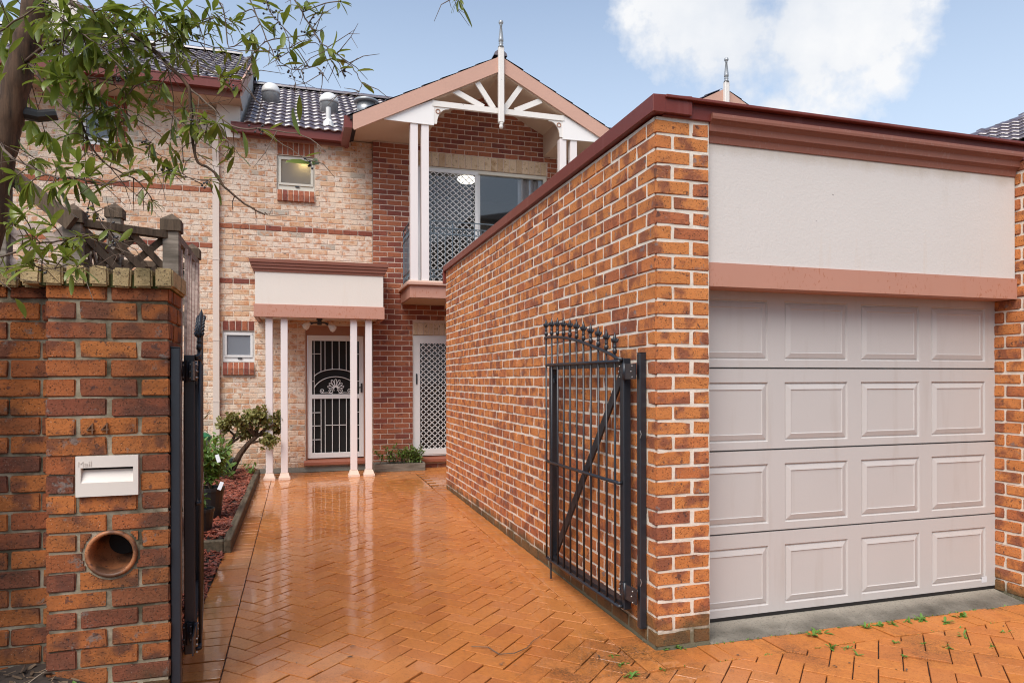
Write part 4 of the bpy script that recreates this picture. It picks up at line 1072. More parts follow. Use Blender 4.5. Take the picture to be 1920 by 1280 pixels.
def slab(x0, x1, ye, ze, yr, th=.05, pit=PIT):
    b = B(); zr = ze + pit * (yr - ye)
    b.prism([(ye, ze - th), (yr, zr - th), (yr, zr), (ye, ze)], 'x', x0, x1)
    b.prism([(yr, zr - th), (yr + 3.7, ze - th), (yr + 3.7, ze), (yr, zr)], 'x', x0, x1); return b
sl = Vector((0, 1, PIT)).normalized()
gable_z = lambda x: 6.66 - .512 * abs(x - 3.07)
rb_ = slab(-.80, .80, EV, EZ, 14.9); r2_ = slab(.80, 9.5, EV + .31, EZ + .31 * PIT, 14.9); rb_.add(r2_.v, r2_.f)
roof = rb_.obj('roof', M['tile_base'], house)
tiles(roof, (-.80, EV - .03, EZ - .01), (1, 0, 0), sl, 12, 13, skip=lambda p: p.x > .78 and gable_z(p.x) > p.z + .12)
ridge_caps(roof, (-.9, 14.9, 7.48), (4.2, 14.9, 7.48))
b = B(); b.box(-.99, .70, 11.46, 11.59, 5.375, 5.39); b.box(-.99, .70, 11.46, 11.472, 5.3901, 5.50); b.box(-.99, .70, 11.452, 11.474, 5.5001, 5.518); b.box(-.99, -.978, 11.4721, 11.59, 5.39, 5.50)
b.obj('gutter', M['maroon'], house)
b = B(); b.box(-1.17, .80, 11.60, 11.626, 5.335, 5.51); b.obj('fascia_board', M['cornice'], house)
b = B(); b.box(-1.17, .80, 11.627, CY + .05, 5.345, 5.36); b.obj('eave_soffit', M['render_beige'], house)
# vents on the main roof
def on_roof(x, y): return Vector((x, y, EZ + .02 + PIT * (y - EV)))
def dome(x, y, s=1.):
    p = on_roof(x, y); b = B()
    b.lathe([(.16 * s, -.08), (.16 * s, .16), (.165 * s, .17)], p, 18); o = b.obj('roof_vent', M['metal_vent'], house, smooth=True)
    B().lathe([(.172 * s, .16), (.175 * s, .20), (.155 * s, .27), (.10 * s, .33), (.03, .35)], p, 18).obj('cowl', M['pvc'], o, smooth=True)
dome(.535, 12.95); dome(-.47, 13.3, .95)
p = on_roof(1.22, 13.2); o = B().lathe([(.17, -.08), (.17, .20)], p, 20).obj('roof_vent', M['metal_vent'], house, smooth=True)
B().lathe([(.22, .20), (.235, .215), (.225, .245), (.16, .27), (.02, .28)], p, 20).obj('cowl', M['metal_vent'], o, smooth=True)
p = on_roof(.48, 11.85); o = B().tube([p, p + Vector((0, 0, .30))], .042, 12).obj('vent_pipe', M['pvc'], house)
B().lathe([(.10, -.03), (.085, .05), (.05, .10)], p, 12).obj('flashing', M['pvc'], o)

# --- gable over the balcony
GXC, GYF = 3.07, 10.55
gr = B()
for sgn in (-1, 1):
    gr.prism([(GXC, 6.60), (GXC, 6.655), (GXC + sgn * 2.33, 6.655 - .512 * 2.33), (GXC + sgn * 2.33, 6.60 - .512 * 2.33)], 'y', 10.56, 13.6)
gro = gr.obj('gable_roof', M['tile_base'], house)
tiles(gro, (GXC - 2.36, 11.46, 6.652 - .512 * 2.36), (0, -1, 0), Vector((1, 0, .512)), 3, 8)
tiles(gro, (GXC + 2.36, 10.545, 6.652 - .512 * 2.36), (0, 1, 0), Vector((-1, 0, .512)), 3, 8)
ridge_caps(gro, (GXC, 10.54, 6.665), (GXC, 13.3, 6.665))
def barge(parent, xc, yf, za, span, mat):
    for sgn in (-1, 1):
        b = B(); b.prism([(xc, za - .235), (xc, za), (xc + sgn * span, za - .512 * span), (xc + sgn * span, za - .512 * span - .20), (xc + sgn * (span - .02), za - .512 * span - .225)], 'y', yf, yf + .03)
        b.obj('barge_board', mat, parent)
barge(house, GXC, GYF - .005, 6.655, 2.29, M['barge'])
b = B()
for sgn in (-1, 1): b.prism([(GXC, 6.40), (GXC, 6.43), (GXC + sgn * 1.10, 6.43 - .512 * 1.1), (GXC + sgn * 1.10, 6.40 - .512 * 1.1)], 'y', 10.58, RY + .1)
b.obj('raking_soffit', M['render_beige'], house)
for sgn in (-1, 1):
    b = B(); xi, xo = GXC + sgn * 1.075, GXC + sgn * 2.24
    b.prism([(xi, 5.475), (xo, 5.475), (xo, 5.49), (xi, 6.43 - .512 * 1.075 + .02)], 'y', 10.605, RY + .08 if sgn > 0 else CY + .08)
    b.obj('eave_box', M['render_beige'], house)
    B().prism([(xi - sgn * .012, 5.463), (xo - sgn * .42, 5.472), (xo - sgn * .40, 5.498), (xi - sgn * .012, 6.43 - .512 * 1.075 - .02)], 'y', 10.584, 10.603).obj('gable_panel', M['white'], house)
    # scroll bracket: quarter arch with a ring
    pts = [(xi - sgn * .012, 5.49), (xi - sgn * .012, 5.757), (xi - sgn * .255, 5.757), (xi - sgn * .255, 5.738)]
    for t in range(9):
        a = math.pi / 2 * t / 8; pts.append((xi - sgn * (.235 - .175 * math.sin(a)), 5.50 + .235 * math.cos(a)))
    pts.append((xi - sgn * .05, 5.49)); B().prism(pts, 'y', 10.59, 10.615).obj('scroll_bracket', M['white_worn'], house)
    B().tube([Vector((xi - sgn * .075 + .032 * math.cos(a), 10.588, 5.685 + .032 * math.sin(a))) for a in [2 * math.pi * i / 14 for i in range(14)]], .008, 6, closed=True).obj('bracket_ring', M['ter_door'], house)
b = B().box(GXC - 1.09, GXC + 1.09, 10.575, 10.625, 5.757, 5.842).obj('collar_beam', M['white_worn'], house)
for (xa, za, xb, zb) in ((2.30, 6.05, 2.80, 5.835), (2.68, 6.235, 2.965, 5.835), (3.42, 6.235, 3.14, 5.835), (3.765, 6.05, 3.32, 5.835)):
    B().bar((xa, 10.60, za), (xb, 10.60, zb), .03, .085, up=(1, 0, 0) if abs(xa - xb) < .3 else (0, 0, 1)).obj('spoke', M['white_worn'], house)
def finial(parent, xc, yf, za):
    b = B()
    def oct_(w, z0, z1, w2=None):
        w2 = w2 or w; b.lathe([(w * .62, z0), (w2 * .62, z1)], (xc, yf, 0), 8)
    b.box(xc - .046, xc + .046, yf - .045, yf + .03, za - 1.03, za + .16)
    b.obj('finial_post', M['white_worn'], parent, bevel=.010)
    c = B(); c.lathe([(.05, za + .16), (.032, za + .20), (.034, za + .215), (.040, za + .225), (.026, za + .245), (.040, za + .255), (.040, za + .29), (.016, za + .50), (.022, za + .505), (.016, za + .515), (.034, za + .535), (.040, za + .555), (.032, za + .58), (.008, za + .592)], (xc, yf - .01, 0), 12)
    c.obj('finial_spire', M['metal_vent'], parent, smooth=True)
    d = B(); d.lathe([(.008, za - 1.125), (.03, za - 1.11), (.036, za - 1.085), (.026, za - 1.06), (.032, za - 1.045), (.036, za - 1.03)], (xc, yf - .01, 0), 12); d.obj('pendant', M['white_worn'], parent, smooth=True)
finial(house, GXC, 10.535, 6.62)
b = B(); b.box(.725, .775, 10.60, 11.58, 5.30, 5.48); b.box(.66, .724, 10.599, 11.47, 5.44, 5.462); b.box(.655, .668, 10.599, 11.45, 5.311, 5.439); b.box(.655, .724, 10.599, 11.45, 5.295, 5.31); b.box(.655, .775, 10.587, 10.597, 5.295, 5.47)
b.obj('gutter_return', M['maroon'], house)

# --- balcony
BX0, BX1, BYF = 1.63, 4.52, 10.59
b = B(); b.box(BX0, BX1, BYF, RY - .002, 2.80, 2.985); bal = b.obj('balcony', M['beam'], house)
B().box(BX0 - .042, BX1 + .04, BYF - .045, RY - .001, 2.987, 3.040).obj('balcony_ledge', M['barge'], bal, bevel=.008)
B().box(BX0 - .02, BX1 + .02, BYF - .02, RY - .0015, 3.041, 3.062).obj('floor_edge', M['post_base'], bal)
B().box(BX0 + .02, BX1 - .02, BYF + .02, RY - .003, 2.792, 2.799).obj('balcony_soffit', M['render_beige'], bal)
for x in (1.703, 1.872, 4.148, 4.335): B().box(x - .058, x + .058, BYF + .012, BYF + .128, 3.063, 5.474).obj('balcony_post', M['post'], bal, bevel=.004)
def baluster_run(p, q, n):
    p = Vector(p); q = Vector(q); d = (q - p)
    for z in (4.0, 3.90, 3.80, 3.245, 3.125): B().bar(p + Vector((0, 0, z)), q + Vector((0, 0, z)), .028 if z > 3.95 else .02, .012).obj('rail', M['railing'], bal)
    for i in range(n + 1):
        c = p + d * (i / n); big = i % 3 == 0
        B().tube([c + Vector((0, 0, 3.07 if big else 3.245)), c + Vector((0, 0, 3.99 if big else 3.80))], .009 if big else .007, 6).obj('baluster', M['railing'], bal)
        if not big or i == n: continue
        for zz in (3.85, 3.185):
            for sg in (.25, .75, 1.6, 2.4):
                cc = c + d / n * sg * 1.0 + Vector((0, 0, zz)); u = d.normalized()
                B().tube([cc + u * (.036 * math.cos(a)) + Vector((0, 0, .036 * math.sin(a))) for a in [2 * math.pi * k / 10 for k in range(10)]], .006, 5, closed=True).obj('scroll', M['railing'], bal)
baluster_run((1.955, 10.65, 0), (4.07, 10.65, 0), 18)
baluster_run((1.668, 10.73, 0), (1.668, 11.52, 0), 6)
# --- sliding doors with diamond security mesh
def diamonds(x0, x1, z0, z1, y, px, pz, wd=.013, th=.008):
    b = B(); s = px / pz
    def seg(p, q): b.bar((p[0], y, p[1]), (q[0], y, q[1]), th, wd, up=(0, 0, 1) if False else (p[1] - q[1], 0, q[0] - p[0]))
    c0 = x0 - s * (z1 - z0); k = 0
    while c0 + k * px < x1:
        xa = c0 + k * px; za, zb = z0, z1; xb = xa + s * (z1 - z0)
        if xa < x0: za = z0 + (x0 - xa) / s; xa = x0
        if xb > x1: zb = z1 - (xb - x1) / s; xb = x1
        if zb > za: seg((xa, za), (xb, zb)); seg((xa, z0 + z1 - za), (xb, z0 + z1 - zb))
        k += 1
    return b
def screen(parent, x0, x1, z0, z1, y, t, px, pz, name='screen_door', handle=None):
    o = frame(B(), x0, x1, z0, z1, y, y + .03, t).obj(name, M['alu'], parent, bevel=.003)
    diamonds(x0 + t - .005, x1 - t + .005, z0 + t - .005, z1 - t + .005, y + .015, px, pz).obj('security_mesh', M['alu'], o)
    if handle: B().box(handle[0] - .013, handle[0] + .013, y - .02, y - .001, handle[1] - .09, handle[1] + .09).obj('handle', M['black'], o, bevel=.008)
    return o
ld = frame(B(), 1.832, 3.298, .262, 2.283, RY + .02, RY + .10, .04).obj('patio_door', M['alu'], house)
screen(ld, 1.85, 2.60, .28, 2.25, RY + .012, .10, .098, .090, handle=(1.89, 1.55))
B().box(1.88, 3.26, RY + .075, RY + .085, .30, 2.24).obj('pane', M['glass_dark'], ld)
b = B(); b.prism([(RY - .06, .165), (RY + .1, .165), (RY + .1, .26), (RY - .05, .222), (RY - .06, .21)], 'x', 1.79, 3.30); b.obj('door_sill', M['terracotta'], house)
ud = frame(B(), 1.885, 4.212, 3.06, 5.132, RY + .015, RY + .11, .055).obj('balcony_door', M['alu_cream'], house)
screen(ud, 1.90, 2.965, 3.075, 5.105, RY + .0, .06, .113, .096)
B().box(2.99, 4.155, RY + .06, RY + .068, 3.12, 5.075).obj('pane', M['glass'], ud)
B().box(1.94, 2.99, RY + .09, RY + .098, 3.12, 5.075).obj('pane', M['glass'], ud)
B().box(2.955, 3.005, RY + .045, RY + .09, 3.11, 5.08).obj('mullion', M['alu'], ud)
b = B(); x0, x1, y0, y1, z0, z1 = 1.3, 4.9, RY + .21, 15.0, 3.0, 5.52
for q in ((x0 - .05, x0, y0, y1, z0, z1), (x1, x1 + .05, y0, y1, z0, z1), (x0, x1, y1, y1 + .05, z0, z1), (x0, x1, y0, y1, z1, z1 + .03), (x0, x1, y0, y1, z0 - .03, z0)): b.box(*q)
b.obj('bedroom', M['room'], house)
lo = B().lathe([(.03, .13), (.06, .12), (.06, .07), (.18, .05), (.19, .02), (.13, -.035), (.02, -.06)], (3.10, 13.0, 5.36), 20).obj('ceiling_lamp', M['lamp'], house, smooth=True)
b = B(); xs = [3.72 + i * .02 for i in range(23)]
for i in range(22):
    ya, yb = RY + .15 + .03 * math.sin(i * 1.3), RY + .15 + .03 * math.sin((i + 1) * 1.3)
    b.add([(xs[i], ya, 3.05), (xs[i + 1], yb, 3.05), (xs[i + 1], yb, 5.08), (xs[i], ya, 5.08)], [(0, 1, 2, 3)])
b.obj('curtain', M['curtain'], house, smooth=True)

# --- porch
pc = B(); pc.box(-.605, 1.243, PY, CY - .002, 2.652, 3.125); porch = pc.obj('porch', M['render'], house)
pf = PY
prof = [(CY - .003, 3.125), (pf - .015, 3.125), (pf - .018, 3.165), (pf - .036, 3.175), (pf - .038, 3.21), (pf - .056, 3.222), (pf - .058, 3.25), (pf - .075, 3.262), (pf - .078, 3.30), (CY - .003, 3.33)]
b = B(); zl = [3.125, 3.165, 3.1655, 3.21, 3.2105, 3.252, 3.2525, 3.30]; ov = [.014, .020, .036, .040, .055, .060, .074, .080]
ringz = [[(-.605 - o, CY - .003, z), (-.605 - o, PY - o, z), (1.243 + o, PY - o, z), (1.243 + o, CY - .003, z)] for z, o in zip(zl, ov)]
for i in range(len(ringz) - 1):
    A_, Bq = ringz[i], ringz[i + 1]
    for k in range(3): b.add([A_[k], A_[k + 1], Bq[k + 1], Bq[k]], [(0, 1, 2, 3)])
b.add(ringz[0], [(0, 3, 2, 1)]); b.add(ringz[-1], [(0, 1, 2, 3)]); b.obj('porch_cornice', M['cornice'], porch)
b = B(); b.box(-.624, 1.262, PY - .018, PY + .05, 2.462, 2.65); b.box(-.624, -.57, PY + .05, CY - .003, 2.462, 2.65); b.box(1.208, 1.262, PY + .05, RY - .003, 2.462, 2.65)
b.obj('porch_beam', M['beam'], porch, bevel=.004)
B().box(-.57, 1.208, PY + .05, CY - .004, 2.50, 2.56).obj('porch_soffit', M['white'], porch)
for x in (-.415, -.203, .805, 1.03):
    y = 10.86; g0 = gz(y); po = B().box(x - .05, x + .05, y - .05, y + .05, g0 + .10, 2.505).obj('porch_post', M['post'], porch, bevel=.006)
    b = B(); vs = []
    for z, h in ((g0, .083), (g0 + .035, .083), (g0 + .036, .076), (g0 + .10, .056)): vs += [(x - h, y - h, z), (x + h, y - h, z), (x + h, y + h, z), (x - h, y + h, z)]
    fs = [(0, 3, 2, 1), (12, 13, 14, 15)]
    for i in range(3): fs += [(i * 4 + k, i * 4 + (k + 1) % 4, i * 4 + 4 + (k + 1) % 4, i * 4 + 4 + k) for k in range(4)]
    b.add(vs, fs).obj('post_base', M['post_base'], po)
# porch spotlight: mount, two arms, two bulbs
b = B(); c = Vector((.31, 11.15, 2.50)); b.box(c.x - .045, c.x + .045, c.y - .05, c.y + .05, c.z - .035, c.z); b.lathe([(.032, -.11), (.036, -.09), (.03, -.035)], c, 12)
b.tube([c + Vector((0, 0, -.07)), c + Vector((-.09, 0, -.08)), c + Vector((-.14, -.01, -.09))], [.014, .014, .026], 8); b.tube([c + Vector((0, 0, -.07)), c + Vector((.08, 0, -.075)), c + Vector((.13, -.01, -.10))], [.014, .014, .022], 8)
pl_ = b.obj('porch_light', M['black'], porch)
for sg, dz in ((-1, -.10), (1, -.125)):
    b = B()
    p0 = c + Vector((sg * .14, -.012, dz + .01)); d = Vector((sg * .7, -.2, -.55)).normalized(); b.tube([p0, p0 + d * .03, p0 + d * .07, p0 + d * .11, p0 + d * .125], [.022, .034, .056, .054, .02], 12)
    b.obj('bulb', M['bulb'], pl_, smooth=True)
# front door recess and security door
b = B(); b.box(.105, 1.06, CY + .03, CY + .12, 2.265, 2.42); b.box(.105, .135, CY + .02, CY + .12, .165, 2.265); b.box(1.03, 1.06, CY + .02, CY + .12, .165, 2.265); b.obj('door_frame', M['ter_door'], house)
b = B(); b.prism([(CY - .07, .165), (CY + .1, .165), (CY + .1, .262), (CY - .06, .222), (CY - .07, .21)], 'x', .075, 1.075); b.obj('door_sill', M['terracotta'], house)
B().box(.14, 1.03, CY + .09, CY + .11, .265, 2.262).obj('front_door', M['dark'], house)
dx = lambda x: .137 + (x - 60) / 402 * .893
dz = lambda z: 2.262 - (z - 258) / 862 * 1.995
yd = CY + .035
b = B(); b.box(dx(60), dx(92), yd, yd + .03, dz(1120), dz(258)); b.box(dx(430), dx(462), yd, yd + .03, dz(1120), dz(258)); b.box(dx(92), dx(430), yd, yd + .03, dz(295), dz(258)); b.box(dx(92), dx(430), yd, yd + .03, dz(1120), dz(1083)); b.box(dx(92), dx(430), yd, yd + .03, dz(703), dz(672))
sdo = b.obj('security_door', M['alu'], house, bevel=.003)
b = B(); yb = yd + .012
def vb(x, z0, z1): b.bar((dx(x), yb, dz(z0)), (dx(x), yb, dz(z1)), .010, .010, up=(0, 1, 0))
def hb(z, x0, x1): b.bar((dx(x0), yb, dz(z)), (dx(x1), yb, dz(z)), .010, .010)
def arc(x, z, cx=260): return z
oa = lambda x: 495 + 50 * (1 - math.sqrt(max(0, 1 - ((x - 260) / 165) ** 2))) * 1.6
ia = lambda x: 548 + 77 * (1 - math.sqrt(max(0, 1 - ((x - 260) / 165) ** 2))) * 1.6
for x in (155, 184, 235, 285, 336, 365): vb(x, 295, oa(x)); vb(x, 705, 1083)
for x in (107, 413): vb(x, 295, 672); vb(x, 703, 1083)
for (x0, x1) in ((92, 155), (365, 430)): hb(387, x0, x1); hb(800, x0, x1); hb(893, x0, x1); hb(990, x0, x1)
hb(580, 92, 107); hb(580, 413, 430); hb(890, 184, 336)
for f in (oa, ia): b.tube([(dx(x), yb, dz(f(x))) for x in [107 + 306 * i / 24 for i in range(25)]], .007, 6)
b.obj('grille_bars', M['alu'], sdo)
b = B()
for i in range(7):
    a = math.pi * (i - 3) / 7.2; d = Vector((math.sin(a), 0, math.cos(a))); c = Vector((dx(260), yb, dz(632))); sd_ = Vector((math.cos(a), 0, -math.sin(a))); R = .155 if abs(i - 3) < 2 else .135
    b.tube([c + d * .02, c + d * R * .6 + sd_ * .018, c + d * R * .92 + sd_ * .014, c + d * R, c + d * R * .92 - sd_ * .014, c + d * R * .6 - sd_ * .018, c + d * .02], .0065, 5)
for sg in (-1, 1):
    c = Vector((dx(260 + sg * 32), yb, dz(648))); pts = []
    for t in range(22): a = t / 21 * 3.4 * math.pi; rr = .048 * (1 - t / 26); pts.append(c + Vector((sg * -rr * math.cos(a), 0, rr * math.sin(a))))
    b.tube(pts, .006, 5)
    c = Vector((dx(260 + sg * 96), yb, dz(648))); pts = [Vector((dx(260 + sg * 20), yb, dz(668))), Vector((dx(260 + sg * 60), yb, dz(660)))]
    for t in range(18): a = -.4 * math.pi + t / 17 * 2.6 * math.pi; rr = .036 * (1 - t / 22); pts.append(c + Vector((sg * rr * math.cos(a), 0, rr * math.sin(a))))
    b.tube(pts, .006, 5)
b.obj('shell_ornament', M['alu'], sdo)
b = B(); b.box(dx(446) - .014, dx(446) + .014, yd - .02, yd, dz(660), dz(595)); b.bar((dx(446), yd - .035, dz(625)), (dx(425), yd - .04, dz(625)), .012, .018); b.bar((dx(446), yd - .0, dz(625)), (dx(446), yd - .04, dz(625)), .012, .012, up=(1, 0, 0)); b.obj('door_handle', M['black'], sdo)

# ================================================================== ADJOINING TOWNHOUSE (left, stepped up)
adj = root('adjoining_townhouse', 'left neighbouring cream brick townhouse with higher tiled roof behind the tree branches', 'house', (-3.5, CY, .1))
AW = (-3.07, -2.63, 5.05, 5.62)
ax = -6.5
b = B(); core(b, (ax, CY), (1, 0), (0, -1), 0, XL - ax - .001, -.05, 5.86, holes=[(AW[0] - ax, AW[1] - ax, AW[2], AW[3])], back=.006, th=.2); b.box(XL - .2, XL + .3, CY + .001, CY + .19, 5.2, 5.9)
aw = b.obj('cream_wall', M['mortar_cream'], adj)
hs = [(AW[0] - ax, -2.45 - ax, AW[2] - .12, AW[3] + .2)]
sp = wall_specs((ax, CY), (1, 0), (0, -1), 0, XL - ax - .004, -.022, 5.86, holes=hs, d=.05, L=.229, h=.075)
emit_bricks(aw, 'cream_brick', s7([x for x in sp if x[7] not in (42, 52)]), M['brick_cream'], 300, bev=.004, rest='cream_bricks', prio=lambda c: c.z > 2.3 and c.x > -5.2)
emit_bricks(aw, 'band_brick', [(x[0], x[1] - .004, *x[2:7]) for x in sp if x[7] in (42, 52)], M['brick_red'], 300, bev=.004)
B().box(AW[0], -2.452, CY + .003, CY + .05, AW[3], AW[3] + .2).obj('lintel_mortar', M['mortar_red'], aw)
soldiers(aw, AW[0], -2.455, CY, AW[3], AW[3] + .2, M['brick_red'], 'lintel_brick'); soldiers(aw, AW[0], -2.63, CY, AW[2] - .12, AW[2], M['brick_red'], 'sill_brick')
B().box(AW[1], -2.452, CY + .003, CY + .05, AW[2] - .12, AW[3]).obj('jamb_mortar', M['mortar_red'], aw)
emit_bricks(aw, 'jamb_brick', [(-2.54, CY + .022, AW[2] - .12 + .043 + i * .086, 0, .168, .05, .073) for i in range(8)], M['brick_red'], 300, bev=.004)
awning(adj, *AW, CY + .03, M['glass'], M['alu'], None)
ar = slab(-6.5, -.83, 11.17, 5.995, 14.9, pit=.542).obj('roof', M['tile_base'], adj)
tiles(ar, (-.845 - 15 * .30, 11.15, 5.985), (1, 0, 0), Vector((0, 1, .542)), 15, 13)
ridge_caps(ar, (-5.4, 14.9, 8.03), (-.75, 14.9, 8.03))
b = B(); b.prism([(11.14, 5.80), (14.9, 7.84), (14.9, 8.06), (11.14, 6.02)], 'x', -.828, -.800); b.obj('verge_board', M['barge'], adj)
b = B(); b.box(-.845, -.80, 11.12, 14.9, 6.0, 6.0001)
b = B(); b.prism([(11.55, 5.3), (14.9, 7.1), (14.9, 7.86), (11.55, 6.02)], 'x', -1.2, -.86); b.obj('party_wall', M['render'], adj)
b = B(); b.box(-6.5, -.80, 11.07, 11.19, 5.865, 5.88); b.box(-6.5, -.80, 11.07, 11.082, 5.88, 6.0); b.box(-6.5, -.80, 11.062, 11.084, 5.985, 6.004); b.box(-.812, -.80, 11.082, 11.19, 5.88, 6.0); b.obj('gutter', M['maroon'], adj)
B().box(-6.5, -.83, 11.19, 11.215, 5.785, 6.01).obj('fascia_board', M['cornice'], adj)
B().box(-6.5, -.83, 11.215, CY + .05, 5.79, 5.805).obj('eave_soffit', M['render_beige'], adj)
p = Vector((-2.25, 14.0, 7.52)); B().box(p.x - .2, p.x + .2, p.y - .15, p.y + .15, p.z - .1, p.z + .32).obj('roof_vent', M['metal_vent'], adj)
p = Vector((-4.05, 14.3, 7.6)); B().box(p.x - .28, p.x + .28, p.y - .2, p.y + .2, p.z - .1, p.z + .75).obj('chimney', M['render'], adj)

# ================================================================== HOUSES BEYOND THE GARAGE
far = root('far_townhouse', 'townhouse showing only its gable peak and pale finial above the garage parapet', 'house', (7.18, 12, .1))
FX = 7.18
b = B(); b.box(FX - 1.9, FX + 2.0, 11.6, 13.5, -.05, 5.5); b.prism([(FX - 1.9, 5.5), (FX + 1.9, 5.5), (FX, 6.4)], 'y', 11.6, 11.8); b.obj('wall', M['mortar_red'], far)
gr = B()
for sgn in (-1, 1): gr.prism([(FX, 6.58), (FX, 6.645), (FX + sgn * 2.3, 6.645 - .512 * 2.3), (FX + sgn * 2.3, 6.58 - .512 * 2.3)], 'y', 10.57, 14.5)
go = gr.obj('roof', M['tile_base'], far)
tiles(go, (FX - 2.33, 11.16, 6.645 - .512 * 2.33), (0, -1, 0), Vector((1, 0, .512)), 2, 8); tiles(go, (FX + 2.33, 10.555, 6.645 - .512 * 2.33), (0, 1, 0), Vector((-1, 0, .512)), 2, 8)
barge(far, FX, 10.545, 6.64, 2.29, M['barge'])
finial(far, FX, 10.52, 6.575)
b = B(); b.prism([(FX - 2.1, 5.46), (FX + 2.1, 5.46), (FX, 6.5)], 'y', 10.6, 10.62); b.obj('gable_panel', M['beam'], far)
rh = root('neighbour_house', 'house with dark tiled roof just visible past the right end of the garage', 'house', (13, 7, 0))
b = B(); b.box(12.2, 16, 3.5, 8.4, -.05, 4.7); b.obj('wall', M['mortar_red'], rh)
e0 = Vector((11.07, 9.0, 5.68)); s2 = Vector((.8, .6, .473)).normalized(); ee = Vector((.6, -.8, 0)); og = e0 - s2 * 1.15 - ee * .9
hip = Vector((1.11, 0, .42)).normalized(); eA = e0 - hip * 1.6; eB = e0 + hip * 2.6
vs = [eA, eA + ee * 6, eB + ee * 6, eB]; dn2 = Vector((0, 0, -.03)); b = B(); b.add([v + dn2 for v in vs] + [v + dn2 * 3 for v in vs], [(0, 1, 2, 3), (7, 6, 5, 4), (0, 4, 5, 1), (1, 5, 6, 2), (2, 6, 7, 3), (3, 7, 4, 0)]); ro = b.obj('roof', M['tile_base'], rh)
tiles(ro, og, ee, s2, 16, 12, skip=lambda p: p.y > 9.10)
ridge_caps(ro, eA + Vector((0, .03, -.015)), eB + Vector((0, .03, -.015)), .10)

ap = root('apartment_building', 'pale apartment building with dark hipped roofs reflected in the upstairs balcony door glass', 'building', (14, -16, 0))
b = B(); b.box(9.5, 30, -26, -14, 0, 10.3); b.box(3, 9.4, -24, -13, 0, 7.6); b.obj('wall', M['render_beige'], ap)
def hipr(x0, x1, y0, y1, z, hgt, ov=.7):
    m = (y1 - y0) / 2; b = B(); vs = [(x0 - ov, y0 - ov, z), (x1 + ov, y0 - ov, z), (x1 + ov, y1 + ov, z), (x0 - ov, y1 + ov, z), (x0 + m, y0 + m, z + hgt), (x1 - m if x1 - m > x0 + m else x0 + m + .01, y0 + m, z + hgt)]
    b.add(vs, [(0, 1, 5, 4), (2, 3, 4, 5), (1, 2, 5), (3, 0, 4), (3, 2, 1, 0)]); b.obj('roof', M['tile_base'], ap)
hipr(9.5, 30, -26, -14, 10.31, 2.6); hipr(3, 9.4, -24, -13, 7.61, 2.4)
b = B(); b.box(9.0, 14, -13.98, -12.6, 8.9, 9.3); b.box(9.2, 9.5, -13.2, -12.9, 6.0, 8.89); b.box(13.4, 13.7, -13.2, -12.9, 6.0, 8.89); b.obj('balcony_canopy', M['white'], ap)
for i in range(5):
    o = B().box(10.4 + i * 3.6, 12.2 + i * 3.6, -13.99, -13.95, 7.2, 8.7).obj('window', M['dark'], ap)
# ================================================================== TIMBER FENCE
fence = root('timber_fence', 'weathered timber fence with capped posts and lattice top behind the gate pillar', 'fence', (-.78, 4.95, 0))
def fpost(x, y, zt, w_=.096, mat='wood'):
    h = w_ / 2; o = B().box(x - h, x + h, y - h, y + h, .02, zt - .12).obj('post', M[mat], fence, bevel=.004)
    k = h + .012; b = B(); b.box(x - k, x + k, y - k, y + k, zt - .12, zt - .05)
    b.add([(x - k, y - k, zt - .0495), (x + k, y - k, zt - .0495), (x + k, y + k, zt - .0495), (x - k, y + k, zt - .0495), (x, y, zt)], [(0, 1, 4), (1, 2, 4), (2, 3, 4), (3, 0, 4)])
    b.obj('post_cap', M['wood_dark'], o)
fpost(-.784, 4.95, 2.62); fpost(-1.268, 4.68, 2.585); fpost(-1.312, 5.845, 2.87); fpost(-.786, 5.87, 2.60, .09); fpost(-1.62, 4.62, 2.80); pass
A_, B_, C_, D_ = Vector((-.784, 4.95, 0)), Vector((-1.268, 4.68, 0)), Vector((-1.312, 5.845, 0)), Vector((-.786, 5.87, 0))
def rail(p, q, z0, z1, wd=.07, th=.045, mat='wood_dark', nm='rail'): B().bar(p + Vector((0, 0, z0)), q + Vector((0, 0, z1)), wd, th).obj(nm, M[mat], fence)
rail(A_, B_, 2.475, 2.475); rail(A_, B_, 1.70, 1.70); rail(B_, C_, 2.45, 2.45); rail(C_, D_, 2.42, 2.42)
def lattice(p, q, z0, z1, step, mat='wood_dark'):
    d = (q - p).normalized(); L = (q - p).length; n = Vector((-d.y, d.x, 0)); Hh = z1 - z0
    k = -int(Hh / step) - 1
    while k * step < L:
        for sg, off in ((1, .008), (-1, -.008)):
            xa = k * step; xb = xa + Hh; za, zb = z0, z1
            if xa < 0: za = z0 - xa; xa = 0
            if xb > L: zb = z1 - (xb - L); xb = L
            if zb - za > .05:
                if sg < 0: za, zb = z0 + z1 - za, z0 + z1 - zb
                B().bar(p + d * xa + n * off + Vector((0, 0, za)), p + d * xb + n * off + Vector((0, 0, zb)), .012, .042, up=n.cross(d)).obj('lattice_slat', M[mat], fence)
        k += 1
dAB = (B_ - A_).normalized()
lattice(A_ + dAB * .05, B_ - dAB * .05, 1.95, 2.45, .155)
lattice(B_ + Vector((0, .05, 0)), C_ - Vector((0, .05, 0)), 1.95, 2.43, .17, 'wood')
lattice(C_ + Vector((.05, 0, 0)), D_ - Vector((.05, 0, 0)), 1.95, 2.40, .16, 'wood')
lattice(Vector((-1.62, 4.62, 0)), B_, 1.95, 2.45, .17, 'paling')
